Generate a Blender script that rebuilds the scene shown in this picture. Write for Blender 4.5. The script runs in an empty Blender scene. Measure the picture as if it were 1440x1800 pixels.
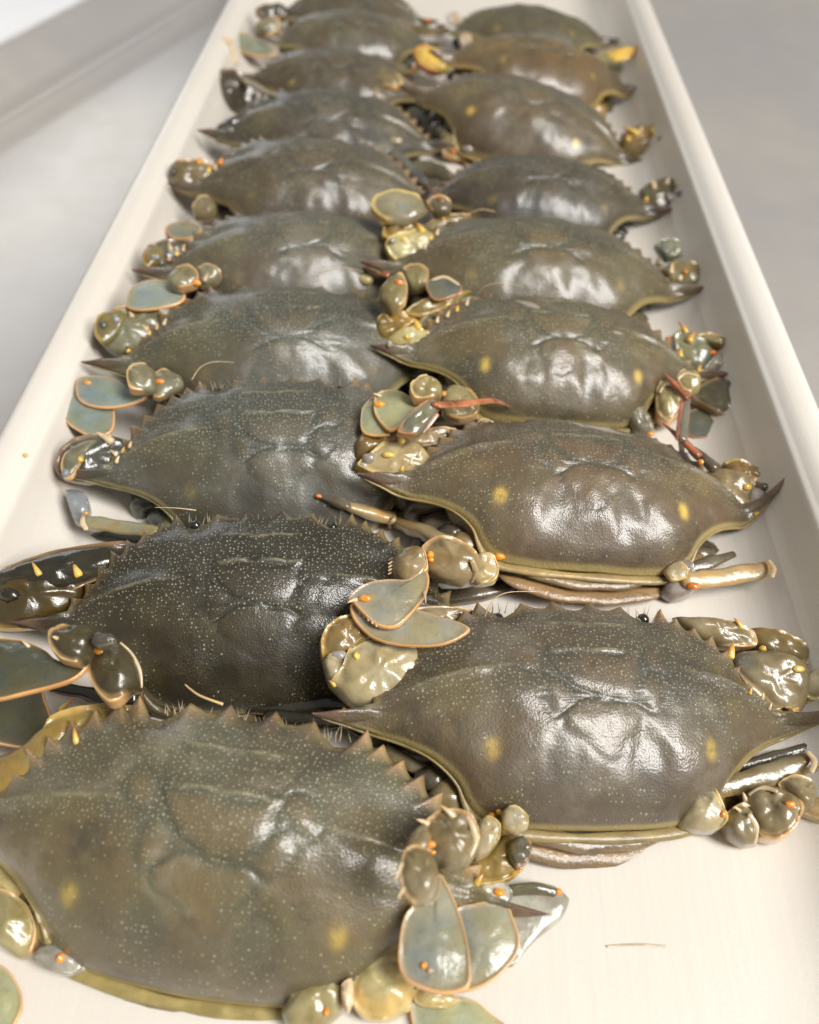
import bpy, bmesh, math, random
import numpy as np
from mathutils import Vector, Matrix, Euler, noise
from mathutils.bvhtree import BVHTree

random.seed(7); np.random.seed(7)
SC = bpy.context.scene
COL = SC.collection

# ------------------------------------------------------------------ camera, light, exposure
FPX = 1450.0
TH = math.atan(1686 / FPX)
PSI = math.atan(95 * math.cos(TH) / FPX)
CP = Vector((.008, 0, .252))
FW = Vector((-math.sin(PSI) * math.cos(TH), math.cos(PSI) * math.cos(TH), -math.sin(TH)))
RT = Vector((math.cos(PSI), math.sin(PSI), 0))
UP = RT.cross(FW)
cam = bpy.data.cameras.new("camera")
cam.sensor_fit = 'HORIZONTAL'; cam.sensor_width = 36
cam.lens = FPX / 1440 * 36
cam.clip_start = .01; cam.clip_end = 30
cam.dof.use_dof = True; cam.dof.focus_distance = .262; cam.dof.aperture_fstop = 10.5
co = bpy.data.objects.new("camera", cam); COL.objects.link(co)
co.matrix_world = Matrix.Translation(CP) @ Matrix((RT, UP, -FW)).transposed().to_4x4()
SC.camera = co

w = bpy.data.worlds.new("World"); SC.world = w; w.use_nodes = True
w.node_tree.nodes['Background'].inputs[0].default_value = (1, .965, .92, 1)
w.node_tree.nodes['Background'].inputs[1].default_value = .31
def area(name, loc, target, sx, sy, power, col):
    l = bpy.data.lights.new(name, 'AREA'); l.shape = 'RECTANGLE'; l.size = sx; l.size_y = sy
    l.energy = power; l.color = col
    o = bpy.data.objects.new(name, l); COL.objects.link(o); o.location = loc
    o.rotation_euler = (Vector(target) - Vector(loc)).to_track_quat('-Z', 'Y').to_euler()
    return o
area("ceiling_lamp_light", (1.12, -.42, 1.50), (.02, .25, 0), .46, 1.40, 62, (1, .972, .935))
area("far_lamp_light", (-1.6, 2.9, 1.05), (0, .3, 0), 1.5, 1.2, 11, (.93, .965, 1))
SC.view_settings.view_transform = 'Standard'; SC.view_settings.look = 'None'
SC.view_settings.exposure = .06; SC.view_settings.gamma = 1
SC.cycles.use_denoising = True
SC.cycles.max_bounces = 6

def ray(x, y):
    return (FW + RT * ((x - 720) / FPX) - UP * ((y - 900) / FPX))
def at_z(x, y, z):
    d = ray(x, y); return CP + d * ((z - CP.z) / d.z)
def on_plane(x, y, n, p):
    d = ray(x, y); return CP + d * ((p - CP).dot(n) / d.dot(n))
def mpp(P):                     # metres covered by one photo pixel at point P
    return (P - CP).dot(FW) / FPX

# ------------------------------------------------------------------ materials
def newmat(name):
    m = bpy.data.materials.new(name); m.use_nodes = True
    nt = m.node_tree; b = nt.nodes['Principled BSDF']
    return m, nt, b
def N(nt, t, **kw):
    n = nt.nodes.new(t)
    for k, v in kw.items():
        if k.startswith('i_'):
            key = k[2:]; n.inputs[int(key) if key.isdigit() else key.replace('_', ' ')].default_value = v
        else: setattr(n, k, v)
    return n
def L(nt, a, b): nt.links.new(a, b)
def mixc(nt, fac, a, b, blend='MIX'):
    n = N(nt, 'ShaderNodeMix', data_type='RGBA', blend_type=blend)
    for sock, v in ((n.inputs[0], fac), (n.inputs[6], a), (n.inputs[7], b)):
        if isinstance(v, (int, float)): sock.default_value = v
        elif isinstance(v, tuple): sock.default_value = (*v, 1)
        else: L(nt, v, sock)
    return n.outputs[2]
def mth(nt, op, a, b=None, c=None, clamp=False):
    n = N(nt, 'ShaderNodeMath', operation=op); n.use_clamp = clamp
    for i, v in enumerate((a, b, c)):
        if v is None: continue
        if isinstance(v, (int, float)): n.inputs[i].default_value = v
        else: L(nt, v, n.inputs[i])
    return n.outputs[0]
def ramp(nt, src, lo, hi):
    n = N(nt, 'ShaderNodeMapRange'); n.interpolation_type = 'SMOOTHSTEP'
    L(nt, src, n.inputs[0]); n.inputs[1].default_value = lo; n.inputs[2].default_value = hi
    return n.outputs[0]
def objcoord(nt):
    tc = N(nt, 'ShaderNodeTexCoord'); oi = N(nt, 'ShaderNodeObjectInfo')
    va = N(nt, 'ShaderNodeVectorMath', operation='ADD')
    mu = N(nt, 'ShaderNodeVectorMath', operation='SCALE'); mu.inputs[0].default_value = (1, .7, .3)
    L(nt, mth(nt, 'MULTIPLY', oi.outputs['Random'], 3.0), mu.inputs[3])
    L(nt, tc.outputs['Object'], va.inputs[0]); L(nt, mu.outputs[0], va.inputs[1])
    return va.outputs[0], oi
def noise_t(nt, vec, scale, detail=3, rough=.5):
    n = N(nt, 'ShaderNodeTexNoise'); n.inputs['Scale'].default_value = scale
    n.inputs['Detail'].default_value = detail; n.inputs['Roughness'].default_value = rough
    L(nt, vec, n.inputs['Vector']); return n.outputs['Fac']
def wet(b, rough, coat=.6, cr=.1):
    b.inputs['Roughness'].default_value = rough
    b.inputs['Coat Weight'].default_value = coat; b.inputs['Coat Roughness'].default_value = cr
def sss(b, wgt, scale=.003, rad=(1, .6, .3)):
    b.inputs['Subsurface Weight'].default_value = wgt; b.inputs['Subsurface Scale'].default_value = scale
    b.inputs['Subsurface Radius'].default_value = rad

def mat_shell():
    m, nt, b = newmat("crab_shell")
    v, oi = objcoord(nt)
    at = N(nt, 'ShaderNodeAttribute', attribute_name='paint'); at2 = N(nt, 'ShaderNodeAttribute', attribute_name='paint2')
    s1 = N(nt, 'ShaderNodeSeparateColor'); L(nt, at.outputs['Color'], s1.inputs[0])
    s2 = N(nt, 'ShaderNodeSeparateColor'); L(nt, at2.outputs['Color'], s2.inputs[0])
    groove, ridge, gran = s1.outputs; spot = at.outputs['Alpha']
    tip, front, pale = s2.outputs; lobe = at2.outputs['Alpha']
    n1 = noise_t(nt, v, 55, 4, .55); n2 = noise_t(nt, v, 260, 4, .6); n3 = noise_t(nt, v, 22, 2)
    c = mixc(nt, ramp(nt, n1, .38, .62), (.088, .066, .038), (.062, .057, .041))
    c = mixc(nt, mth(nt, 'MULTIPLY', front, ramp(nt, n3, .25, .7)), c, (.064, .066, .048))
    c = mixc(nt, mth(nt, 'MULTIPLY', ramp(nt, n3, .5, .75), .5), c, (.115, .088, .035))
    zn = N(nt, 'ShaderNodeAttribute', attribute_name='zone'); sz = N(nt, 'ShaderNodeSeparateColor'); L(nt, zn.outputs['Color'], sz.inputs[0])
    c = mixc(nt, mth(nt, 'MULTIPLY', sz.outputs[0], ramp(nt, n1, .3, .6)), c, (.150, .125, .052))
    c = mixc(nt, mth(nt, 'MULTIPLY', sz.outputs[1], .75), c, (.036, .028, .028))
    c = mixc(nt, mth(nt, 'MULTIPLY', sz.outputs[2], .6), c, (.080, .066, .054))
    c = mixc(nt, mth(nt, 'MULTIPLY', lobe, .6), c, (.118, .088, .050))
    c = mixc(nt, mth(nt, 'MULTIPLY', ramp(nt, n2, .45, .72), .35), c, (.050, .044, .034))
    n4 = noise_t(nt, v, 34, 6, .68)
    c = mixc(nt, mth(nt, 'MULTIPLY', ramp(nt, n4, .52, .66), .7), c, (.140, .126, .098))
    c = mixc(nt, mth(nt, 'MULTIPLY', ramp(nt, n4, .47, .34), .65), c, (.034, .030, .024))
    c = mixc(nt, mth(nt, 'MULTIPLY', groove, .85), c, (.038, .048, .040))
    c = mixc(nt, 1.0, c, oi.outputs['Color'], 'MULTIPLY')
    c = mixc(nt, 1.0, c, (.88, .88, .84), 'MULTIPLY')
    # granules
    vo = N(nt, 'ShaderNodeTexVoronoi', voronoi_dimensions='2D'); vo.inputs['Scale'].default_value = 740; vo.inputs['Randomness'].default_value = .85
    L(nt, v, vo.inputs['Vector'])
    sc = N(nt, 'ShaderNodeSeparateColor'); L(nt, vo.outputs['Color'], sc.inputs[0])
    rad = mth(nt, 'MULTIPLY_ADD', sc.outputs[0], .17, .09)
    dot = mth(nt, 'SUBTRACT', rad, vo.outputs['Distance'])
    dotm = mth(nt, 'MULTIPLY', ramp(nt, dot, -.03, .06), mth(nt, 'GREATER_THAN', mth(nt, 'ADD', gran, mth(nt, 'MULTIPLY', mth(nt, 'SUBTRACT', n1, .5), 2.2)), sc.outputs[1]))
    c = mixc(nt, mth(nt, 'MULTIPLY', dotm, mth(nt, 'MULTIPLY_ADD', sc.outputs[2], .40, .30)), c, (.40, .37, .25))
    # fine speckle everywhere
    vf = N(nt, 'ShaderNodeTexVoronoi', voronoi_dimensions='2D'); vf.inputs['Scale'].default_value = 1500; L(nt, v, vf.inputs['Vector'])
    fine = ramp(nt, vf.outputs['Distance'], .32, .12)
    c = mixc(nt, mth(nt, 'MULTIPLY', fine, mth(nt, 'MULTIPLY', ramp(nt, n1, .4, .65), .35)), c, (.24, .21, .13))
    c = mixc(nt, mth(nt, 'MULTIPLY', ridge, ramp(nt, n2, .3, .75)), c, (.30, .27, .16))
    spn = mth(nt, 'MULTIPLY', spot, ramp(nt, n2, .2, .55))
    c = mixc(nt, spn, c, (.60, .42, .075))
    c = mixc(nt, mth(nt, 'MULTIPLY', pale, .85), c, (.42, .33, .13))
    c = mixc(nt, mth(nt, 'MULTIPLY', zn.outputs['Alpha'], .75), c, (.34, .30, .25))
    c = mixc(nt, tip, c, mixc(nt, ramp(nt, n1, .4, .6), (.24, .115, .07), (.56, .33, .15)))
    sd = N(nt, 'ShaderNodeAttribute', attribute_name='spine_dark').outputs['Fac']
    c = mixc(nt, mth(nt, 'MULTIPLY', sd, .85), c, (.060, .030, .026))
    L(nt, c, b.inputs['Base Color'])
    wet(b, .42, .62, .16); sss(b, .06, .002)
    L(nt, mth(nt, 'MULTIPLY_ADD', n2, .30, .36), b.inputs['Roughness'])
    L(nt, mth(nt, 'MULTIPLY_ADD', n1, .26, .06, clamp=True), b.inputs['Coat Roughness'])
    bp = N(nt, 'ShaderNodeBump'); bp.inputs['Strength'].default_value = .55; bp.inputs['Distance'].default_value = .0005
    hgt = mth(nt, 'ADD', mth(nt, 'MULTIPLY', dotm, .55), mth(nt, 'MULTIPLY', vf.outputs['Distance'], .30))
    hgt = mth(nt, 'ADD', hgt, mth(nt, 'MULTIPLY', n2, 1.1))
    L(nt, hgt, bp.inputs['Height']); L(nt, bp.outputs[0], b.inputs['Normal'])
    bc = N(nt, 'ShaderNodeBump'); bc.inputs['Strength'].default_value = .26; bc.inputs['Distance'].default_value = .0005
    L(nt, hgt, bc.inputs['Height']); L(nt, bc.outputs[0], b.inputs['Coat Normal'])
    return m

def mat_flesh(name, c1, c2, edgec, rough=.3, coat=.7, ss=.25, bump=.3, edge_w=1.0, spk=.25, tint=True, trans=0):
    m, nt, b = newmat(name)
    v, oi = objcoord(nt)
    e = N(nt, 'ShaderNodeAttribute', attribute_name='edge').outputs['Fac']
    n1 = noise_t(nt, v, 110, 3); n2 = noise_t(nt, v, 480, 4, .6); n3 = noise_t(nt, v, 45, 2)
    c = mixc(nt, ramp(nt, n1, .35, .65), c1, c2)
    c = mixc(nt, mth(nt, 'MULTIPLY', ramp(nt, n2, .48, .7), spk), c, tuple(x * .45 for x in c1))
    c = mixc(nt, mth(nt, 'MULTIPLY', ramp(nt, noise_t(nt, v, 75, 3), .52, .66), .45), c, tuple(x * .42 for x in c1))
    c = mixc(nt, mth(nt, 'MULTIPLY', ramp(nt, n3, .5, .72), .35), c, tuple(min(1, x * 1.7 + .02) for x in c2))
    if tint: c = mixc(nt, 1.0, c, oi.outputs['Color'], 'MULTIPLY')
    bl = N(nt, 'ShaderNodeAttribute', attribute_name='blue').outputs['Fac']
    c = mixc(nt, bl, c, (.12, .20, .27))
    c = mixc(nt, mth(nt, 'MULTIPLY', e, edge_w), c, mixc(nt, ramp(nt, n3, .42, .58), edgec, tuple(min(1, x * 1.3 + .02) for x in edgec)))
    L(nt, c, b.inputs['Base Color'])
    wet(b, rough, coat * .8, .13); sss(b, ss, .004)
    if trans: b.inputs['Transmission Weight'].default_value = trans
    bp = N(nt, 'ShaderNodeBump'); bp.inputs['Strength'].default_value = bump; bp.inputs['Distance'].default_value = .0006
    L(nt, mth(nt, 'ADD', n2, n1), bp.inputs['Height']); L(nt, bp.outputs[0], b.inputs['Normal']); L(nt, bp.outputs[0], b.inputs['Coat Normal'])
    return m
M = {}
M['shell'] = mat_shell()
M['limb'] = mat_flesh("crab_limb", (.15, .12, .052), (.19, .17, .10), (.56, .34, .14), edge_w=.9, rough=.3)
M['pearl'] = mat_flesh("crab_palm_pearl", (.27, .235, .12), (.33, .31, .20), (.55, .40, .12), edge_w=.9, rough=.28)
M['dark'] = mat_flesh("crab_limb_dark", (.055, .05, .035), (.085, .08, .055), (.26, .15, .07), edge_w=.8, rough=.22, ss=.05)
M['olive'] = mat_flesh("crab_claw_olive", (.19, .125, .035), (.14, .115, .045), (.46, .29, .07), edge_w=.9, rough=.26, ss=.1)
M['paddle'] = mat_flesh("crab_paddle", (.185, .215, .195), (.20, .205, .125), (.60, .31, .11), rough=.3, coat=.7, spk=.3, bump=.35)
M['paddled'] = mat_flesh("crab_paddle_dark", (.085, .10, .105), (.12, .12, .09), (.42, .20, .08), rough=.25, coat=.8, spk=.2, bump=.22)
M['grey'] = mat_flesh("crab_joint_grey", (.16, .15, .14), (.25, .25, .24), (.2, .16, .1), rough=.2, edge_w=.3, ss=.1)
M['blue'] = mat_flesh("crab_claw_blue", (.10, .125, .12), (.15, .155, .11), (.3, .25, .12), rough=.25, edge_w=.5, ss=.1)
M['amber'] = mat_flesh("crab_leg_amber", (.33, .24, .10), (.27, .25, .15), (.5, .35, .15), rough=.28, edge_w=.3)
M['brown'] = mat_flesh("crab_leg_tip_brown", (.12, .035, .02), (.32, .12, .06), (.5, .25, .12), rough=.25, edge_w=.7, ss=.1)
M['cream'] = mat_flesh("crab_membrane_cream", (.52, .40, .23), (.62, .47, .30), (.7, .45, .22), rough=.3, tint=False)
M['knob'] = mat_flesh("crab_joint_orange", (.75, .20, .015), (.80, .32, .03), (.5, .12, .02), rough=.2, edge_w=0, tint=False, spk=.1, ss=.3)
M['spine'] = mat_flesh("crab_spine_yellow", (.70, .42, .06), (.72, .50, .12), (.35, .09, .03), rough=.22, edge_w=1, tint=False, spk=.1, ss=.3)
M['rim'] = mat_flesh("crab_shell_rim", (.17, .14, .055), (.23, .19, .08), (.36, .27, .11), rough=.45, coat=.35, edge_w=.3)
M['plate'] = mat_flesh("crab_abdomen_plate", (.21, .15, .075), (.14, .11, .06), (.44, .26, .10), rough=.36, edge_w=.8, coat=.45, bump=.6)
M['segment_rear'] = mat_flesh('crab_rear_plate', (.12, .09, .05), (.17, .14, .08), (.3, .2, .1), rough=.35, coat=.6, bump=.6)
M['belly'] = mat_flesh("crab_underside", (.16, .14, .08), (.22, .20, .13), (.3, .2, .1), rough=.3)
m, nt, b = newmat("crab_eye"); b.inputs['Base Color'].default_value = (.012, .01, .008, 1); wet(b, .12, 1, .03); M['eye'] = m

def mat_tray():
    m, nt, b = newmat("cream_plastic")
    tc = N(nt, 'ShaderNodeTexCoord').outputs['Object']
    n1 = noise_t(nt, tc, 9, 3); n2 = noise_t(nt, tc, 900, 2)
    c = mixc(nt, ramp(nt, n1, .3, .7), (.645, .60, .53), (.67, .635, .575))
    mp = N(nt, 'ShaderNodeMapping'); mp.inputs['Scale'].default_value = (230, 16, 16); L(nt, tc, mp.inputs[0])
    mp.inputs['Rotation'].default_value = (0, 0, .12)
    sc = noise_t(nt, mp.outputs[0], 1, 3, .6)
    c = mixc(nt, mth(nt, 'MULTIPLY', ramp(nt, sc, .62, .74), .16), c, (.74, .70, .62))
    c = mixc(nt, mth(nt, 'MULTIPLY', ramp(nt, noise_t(nt, tc, 70, 5, .7), .62, .8), .16), c, (.60, .50, .34))
    L(nt, c, b.inputs['Base Color']); b.inputs['Roughness'].default_value = .31
    sss(b, .12, .006)
    bp = N(nt, 'ShaderNodeBump'); bp.inputs['Strength'].default_value = .25; bp.inputs['Distance'].default_value = .0006
    L(nt, mth(nt, 'ADD', sc, mth(nt, 'MULTIPLY', n2, .35)), bp.inputs['Height']); L(nt, bp.outputs[0], b.inputs['Normal'])
    return m
M['tray'] = mat_tray()
def mat_steel():
    m, nt, b = newmat("brushed_steel")
    tc = N(nt, 'ShaderNodeTexCoord').outputs['Object']
    n1 = noise_t(nt, tc, 5, 3); n2 = noise_t(nt, tc, 40, 4, .65)
    mp = N(nt, 'ShaderNodeMapping'); mp.inputs['Scale'].default_value = (30, 900, 30); L(nt, tc, mp.inputs[0])
    br = noise_t(nt, mp.outputs[0], 1, 3)
    c = mixc(nt, ramp(nt, n1, .35, .65), (.60, .575, .56), (.66, .625, .575))  # warmer mottling paints soft yellowish reflections into the steel
    L(nt, c, b.inputs['Base Color']); b.inputs['Metallic'].default_value = .7
    L(nt, mth(nt, 'MULTIPLY_ADD', n2, .16, .34), b.inputs['Roughness'])
    bp = N(nt, 'ShaderNodeBump'); bp.inputs['Strength'].default_value = .12; bp.inputs['Distance'].default_value = .0004
    L(nt, mth(nt, 'ADD', br, mth(nt, 'MULTIPLY', n2, 3)), bp.inputs['Height']); L(nt, bp.outputs[0], b.inputs['Normal'])
    return m
M['steel'] = mat_steel()
m, nt, b = newmat("white_floor_paint"); M['white'] = m
tc = N(nt, 'ShaderNodeTexCoord').outputs['Object']
L(nt, mixc(nt, ramp(nt, noise_t(nt, tc, 6, 4), .3, .7), (.80, .81, .82), (.86, .87, .88)), b.inputs['Base Color']); b.inputs['Roughness'].default_value = .5

# ------------------------------------------------------------------ object helpers
MW = {}                          # world matrix of every object, kept by hand
BV = []                          # ray-cast trees of what has been laid down so far
def link(o, parent, mw):
    COL.objects.link(o)
    if parent is not None:
        o.parent = parent
        o.matrix_basis = MW[parent.name].inverted() @ mw
    else: o.matrix_basis = mw
    MW[o.name] = mw
    return o
def mesh_obj(name, verts, faces, mat, parent=None, mw=None, attrs=None, smooth=True, bvh=False):
    """verts are in world space; they are stored relative to mw"""
    V = np.asarray(verts, dtype=float)
    if mw is None: mw = Matrix.Translation(Vector(V.mean(0)))
    inv = np.array(mw.inverted())
    W = V @ inv[:3, :3].T + inv[:3, 3]
    tri = np.array([f[:3] for f in faces]); c0 = W.mean(0)
    if name not in ('steel_table', 'floor', 'serving_tray') and np.einsum('ij,ij->i', W[tri[:, 0]] - c0, np.cross(W[tri[:, 1]] - c0, W[tri[:, 2]] - c0)).sum() < 0:
        faces = [f[::-1] for f in faces]
    me = bpy.data.meshes.new(name); me.from_pydata(W.tolist(), [], faces); me.update()
    if smooth: me.polygons.foreach_set('use_smooth', [True] * len(me.polygons))
    for k, a in (attrs or {}).items():
        a = np.asarray(a, dtype=np.float32)
        if a.ndim == 1: me.attributes.new(k, 'FLOAT', 'POINT').data.foreach_set('value', a)
        else: me.attributes.new(k, 'FLOAT_COLOR', 'POINT').data.foreach_set('color', a.ravel())
    me.materials.append(mat)
    o = bpy.data.objects.new(name, me); link(o, parent, mw)
    if parent is not None: o.color = parent.color
    if bvh: BV.append(BVHTree.FromPolygons([Vector(x) for x in V.tolist()], faces))
    return o
def catmull(P, n, closed=True):
    P = np.asarray(P, float); k = len(P); out = []
    if closed: idx = lambda i: P[i % k]; segs = k
    else: idx = lambda i: P[min(max(i, 0), k - 1)]; segs = k - 1
    per = max(1, int(round(n / segs)))
    for i in range(segs):
        a, b_, c, d = idx(i - 1), idx(i), idx(i + 1), idx(i + 2)
        for j in range(per):
            t = j / per
            out.append(.5 * ((2 * b_) + (-a + c) * t + (2 * a - 5 * b_ + 4 * c - d) * t * t + (-a + 3 * b_ - 3 * c + d) * t ** 3))
    if not closed: out.append(P[-1])
    return np.array(out)
def grid_faces(rows, n, closed=True, flip=False):
    F = []
    for i in range(rows - 1):
        for j in range(n if closed else n - 1):
            a, b_ = i * n + j, i * n + (j + 1) % n
            q = (a, b_, b_ + n, a + n)
            F.append(q[::-1] if flip else q)
    return F

# ------------------------------------------------------------------ the carapace
def sstep(a, b_, x):
    t = np.clip((x - a) / (b_ - a), 0, 1); return t * t * (3 - 2 * t)
POLYS = [  # outline of each raised region (right half mirrored when flag set), relief, tan strength, groove strength
    ([(-.17, .118), (-.06, .105), (.06, .105), (.17, .118), (.15, .045), (.10, -.02), (.05, -.045), (-.05, -.045), (-.10, -.02), (-.15, .045)], 0, .011, 1, .9),
    ([(-.145, -.10), (-.10, -.068), (-.03, -.072), (0, -.08), (.03, -.072), (.10, -.068), (.145, -.10), (.13, -.15), (.07, -.19), (.045, -.24), (0, -.265), (-.045, -.24), (-.07, -.19), (-.13, -.15)], 0, .007, .7, 1),
    ([(.205, .13), (.245, .145), (.285, .125), (.29, .075), (.26, .04), (.215, .05), (.195, .09)], 1, .012, 1, .6),
    ([(.15, .005), (.19, .03), (.215, -.01), (.205, -.075), (.175, -.105), (.14, -.07), (.13, -.03)], 1, .011, .6, .8),
    ([(.02, .16), (.17, .15), (.20, .22), (.13, .285), (.05, .28), (.02, .22)], 1, .009, .0, .25),
]
BUMPS = [(.44, -.03, .17, .13, .010), (.30, -.22, .13, .12, .008)]
def sd_poly(x, y, P):
    P = np.array(P); d = np.full(x.shape, 9.); sgn = np.ones(x.shape)
    for i in range(len(P)):
        a, b_ = P[i], P[(i + 1) % len(P)]
        e = b_ - a; wx, wy = x - a[0], y - a[1]
        t = np.clip((wx * e[0] + wy * e[1]) / (e @ e), 0, 1)
        d = np.minimum(d, (wx - e[0] * t) ** 2 + (wy - e[1] * t) ** 2)
        c1 = y >= a[1]; c2 = y < b_[1]; c3 = e[0] * wy > e[1] * wx
        sgn = np.where((c1 & c2 & c3) | (~c1 & ~c2 & ~c3), -sgn, sgn)
    return np.sqrt(d) * sgn
def carapace_outline(dense, rng):
    fr_t = [(0, .345), (.035, .352), (.075, .392), (.11, .355), (.15, .356), (.205, .378), (.235, .335), (.28, .305), (.325, .31), (.35, .345), (.375, .378), (.40, .33)]
    fr_s = [(0, .345), (.035, .350), (.075, .352), (.11, .352), (.15, .350), (.205, .345), (.235, .33), (.28, .305), (.325, .308), (.35, .315), (.375, .32), (.40, .325)]
    T, S, TT = [], [], []
    def lerp(A, k):
        out = []
        for a, b_ in zip(A[:-1], A[1:]):
            for j in range(k): out.append([a[0] + (b_[0] - a[0]) * j / k, a[1] + (b_[1] - a[1]) * j / k])
        return out
    k = 3 * dense
    T += lerp(fr_t, k); S += lerp(fr_s, k)
    TT += [max(0, (math.hypot(a[0] - b_[0], a[1] - b_[1])) / .06) for a, b_ in zip(T, S)]
    arc = catmull([(.40, .325), (.47, .29), (.56, .232), (.64, .162), (.71, .08), (.76, .008), (.785, -.035)], 600, False)
    nt_ = 7; per = 9 * dense
    L_ = np.concatenate([[0], np.cumsum(np.hypot(*np.diff(arc, axis=0).T))]); L_ /= L_[-1]
    for i in range(nt_):
        hgt = .043 * rng.uniform(.65, 1.15) * (.9 + .25 * i / 6)
        for j in range(per):
            u = (i + j / per) / nt_
            p = np.array([np.interp(u, L_, arc[:, 0]), np.interp(u, L_, arc[:, 1])])
            d = np.array([np.interp(min(1, u + .02), L_, arc[:, 0]) - np.interp(max(0, u - .02), L_, arc[:, 0]),
                          np.interp(min(1, u + .02), L_, arc[:, 1]) - np.interp(max(0, u - .02), L_, arc[:, 1])])
            d /= np.hypot(*d); nrm = np.array([-d[1], d[0]])
            if nrm[0] < 0: nrm = -nrm
            v = j / per; pk = .42
            f = (v / pk if v < pk else (1 - v) / (1 - pk)) ** 1.8
            q = p + nrm * hgt * f - d * hgt * .30 * f
            S.append(p.tolist()); T.append(q.tolist()); TT.append(f)
    tipb = rng.uniform(-.02, .02)
    sp = catmull([(.785, -.035), (.84, -.056), (.92, -.068), (1.0, -.078)], 14 * dense, False)
    sp2 = catmull([(1.0, -.078), (.93, -.096), (.86, -.108), (.78, -.128), (.69, -.162), (.60, -.21), (.535, -.262), (.49, -.312), (.465, -.355), (.425, -.398), (.35, -.430), (.19, -.450), (0, -.456)], 48 * dense, False)
    for A in (sp[:-1], sp2):
        for p in A.tolist():
            S.append(p); T.append(p); TT.append(0)
    return np.array(S), np.array(T), np.array(TT)
def zfun(x, y, p):
    ax = np.abs(x)
    q = np.sqrt((ax / .84) ** 2 + ((y + .045) / np.where(y > -.045, .455, .43)) ** 2)
    dome = p['H'] * 1.06 * np.clip(1 - q ** 2.1, 0, 1) ** (.90 + .34 * sstep(-.32, -.05, y))
    zb = .05 * np.clip((y + .1) / .5, 0, 1) + .06 * np.clip((ax - .75) / .25, 0, 1) ** 1.4
    z = zb + dome
    # crease running out to the lateral spine, flatter slope in front of it
    yl = np.interp(ax, [.3, .45, .6, .8, 1.0], [.07, .055, .025, -.045, -.08])
    win = sstep(.30, .5, ax) * sstep(1.0, .85, ax)
    dd = y - yl
    z += .022 * win * np.exp(-(dd / .022) ** 2) - .030 * win * np.exp(-((dd - .09) / .06) ** 2)
    return z
def make_carapace(parent, s, mw, par, dense, seed):
    rng = np.random.RandomState(seed)
    Sr, Tr, TTr = carapace_outline(dense, rng)
    Sl, Tl, TTl = carapace_outline(dense, rng)
    mir = lambda A: (A * np.array([-1, 1]))[::-1]
    S = np.vstack([Sr, mir(Sl)[1:-1]]); T = np.vstack([Tr, mir(Tl)[1:-1]]); TT = np.concatenate([TTr, TTl[::-1][1:-1]])
    n = len(S)
    c = np.array([0, -.05])
    K = 22 * dense
    ts = np.concatenate([np.linspace(.02, 1, K) ** .85])
    rows = []; tt = []
    for t in ts:
        bl = np.clip((t - .90) / .10, 0, 1)
        P = c + (S - c) * t
        P = P + (T - S) * bl
        rows.append(P); tt.append(np.full(n, t))
    XY = np.vstack(rows); t_ = np.concatenate(tt)
    x, y = XY[:, 0], XY[:, 1]
    z = zfun(x, y, par)
    ax = np.abs(x)
    groove = np.zeros(len(x)); lobe = np.zeros(len(x)); sm = np.ones(len(x))
    jx = x + .012 * np.sin(y * 23 + seed) ; jy = y + .010 * np.sin(x * 27 + seed * 1.7)
    for P, both, h, tan, gv in POLYS:
        for sgn in ((1, -1) if both else (1,)):
            d = sd_poly(jx * sgn, jy, P)
            wgt = sstep(.012, -.040, d)
            z += .5 * h * par['lobe'] * wgt
            z -= .0046 * gv * (np.where(jy < -.14, .4, 1) if h == .007 else 1) * np.exp(-((d - .008) / .009) ** 2)
            if h == .007: fade = sstep(-.24, -.12, jy); gv_ = gv * (.25 + .75 * fade)
            else: gv_ = gv
            lobe = np.maximum(lobe, wgt * tan)
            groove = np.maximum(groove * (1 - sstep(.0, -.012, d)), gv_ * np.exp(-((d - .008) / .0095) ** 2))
    for cx, cy, rx, ry, h in BUMPS:
        z += h * np.exp(-(((ax - cx) / rx) ** 2 + ((y - cy) / ry) ** 2))
    d = np.sqrt(((ax - .155) / .075) ** 2 + ((y + .27) / .12) ** 2)
    groove = np.maximum(groove, .45 * sstep(1.1, .3, d)); z -= .006 * sstep(1.2, .6, d)
    # pale transverse lines
    ridge = np.zeros(len(x))
    for yy, hw, cv in ((.245, .165, .35), (.125, .175, -.1)):
        d = (y - yy - cv * x * x - .004 * np.sin(x * 45 + seed)) / .0050
        r_ = np.exp(-d * d) * sstep(hw, hw - .03, ax)
        ridge = np.maximum(ridge, r_); z += .005 * r_ + .004 * sstep(.03, 0, np.abs(y - yy)) * (ax < hw)
    yl = np.interp(ax, [.3, .45, .6, .8, 1.0], [.07, .055, .025, -.045, -.08])
    r_ = np.exp(-((y - yl) / .006) ** 2) * sstep(.27, .34, ax) * sstep(.9, .7, ax)
    ridge = np.maximum(ridge, .75 * r_)
    # uneven, soft shell
    nz = np.array([noise.noise(Vector((a * 4.3 + seed, b_ * 4.3, 0))) + .4 * noise.noise(Vector((a * 12 + seed, b_ * 12, 3))) for a, b_ in zip(x, y)])
    inner = sstep(1.0, .8, t_)
    z += par['wob'] * nz * (.35 + .65 * inner)
    fold = np.array([noise.noise(Vector((a * 9 + seed, b_ * 3.2, 7))) for a, b_ in zip(x, y)])
    z += .007 * fold * sstep(-.1, -.3, y)
    # margin drop
    spn = sstep(.74, .82, ax)
    z -= .045 * np.clip(t_, 0, 1) ** 14 * (1 - .7 * spn)
    tooth = np.tile(TT, len(ts)) * np.clip((t_ - .90) / .10, 0, 1)
    z += .020 * tooth
    # spine cross-section keeps some roundness
    z += spn * .018 * np.sqrt(np.clip(1 - ((y - (-.045 - (ax - .8) * .16)) / .045) ** 2, 0, 1)) * sstep(1, .9, ax)
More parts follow.
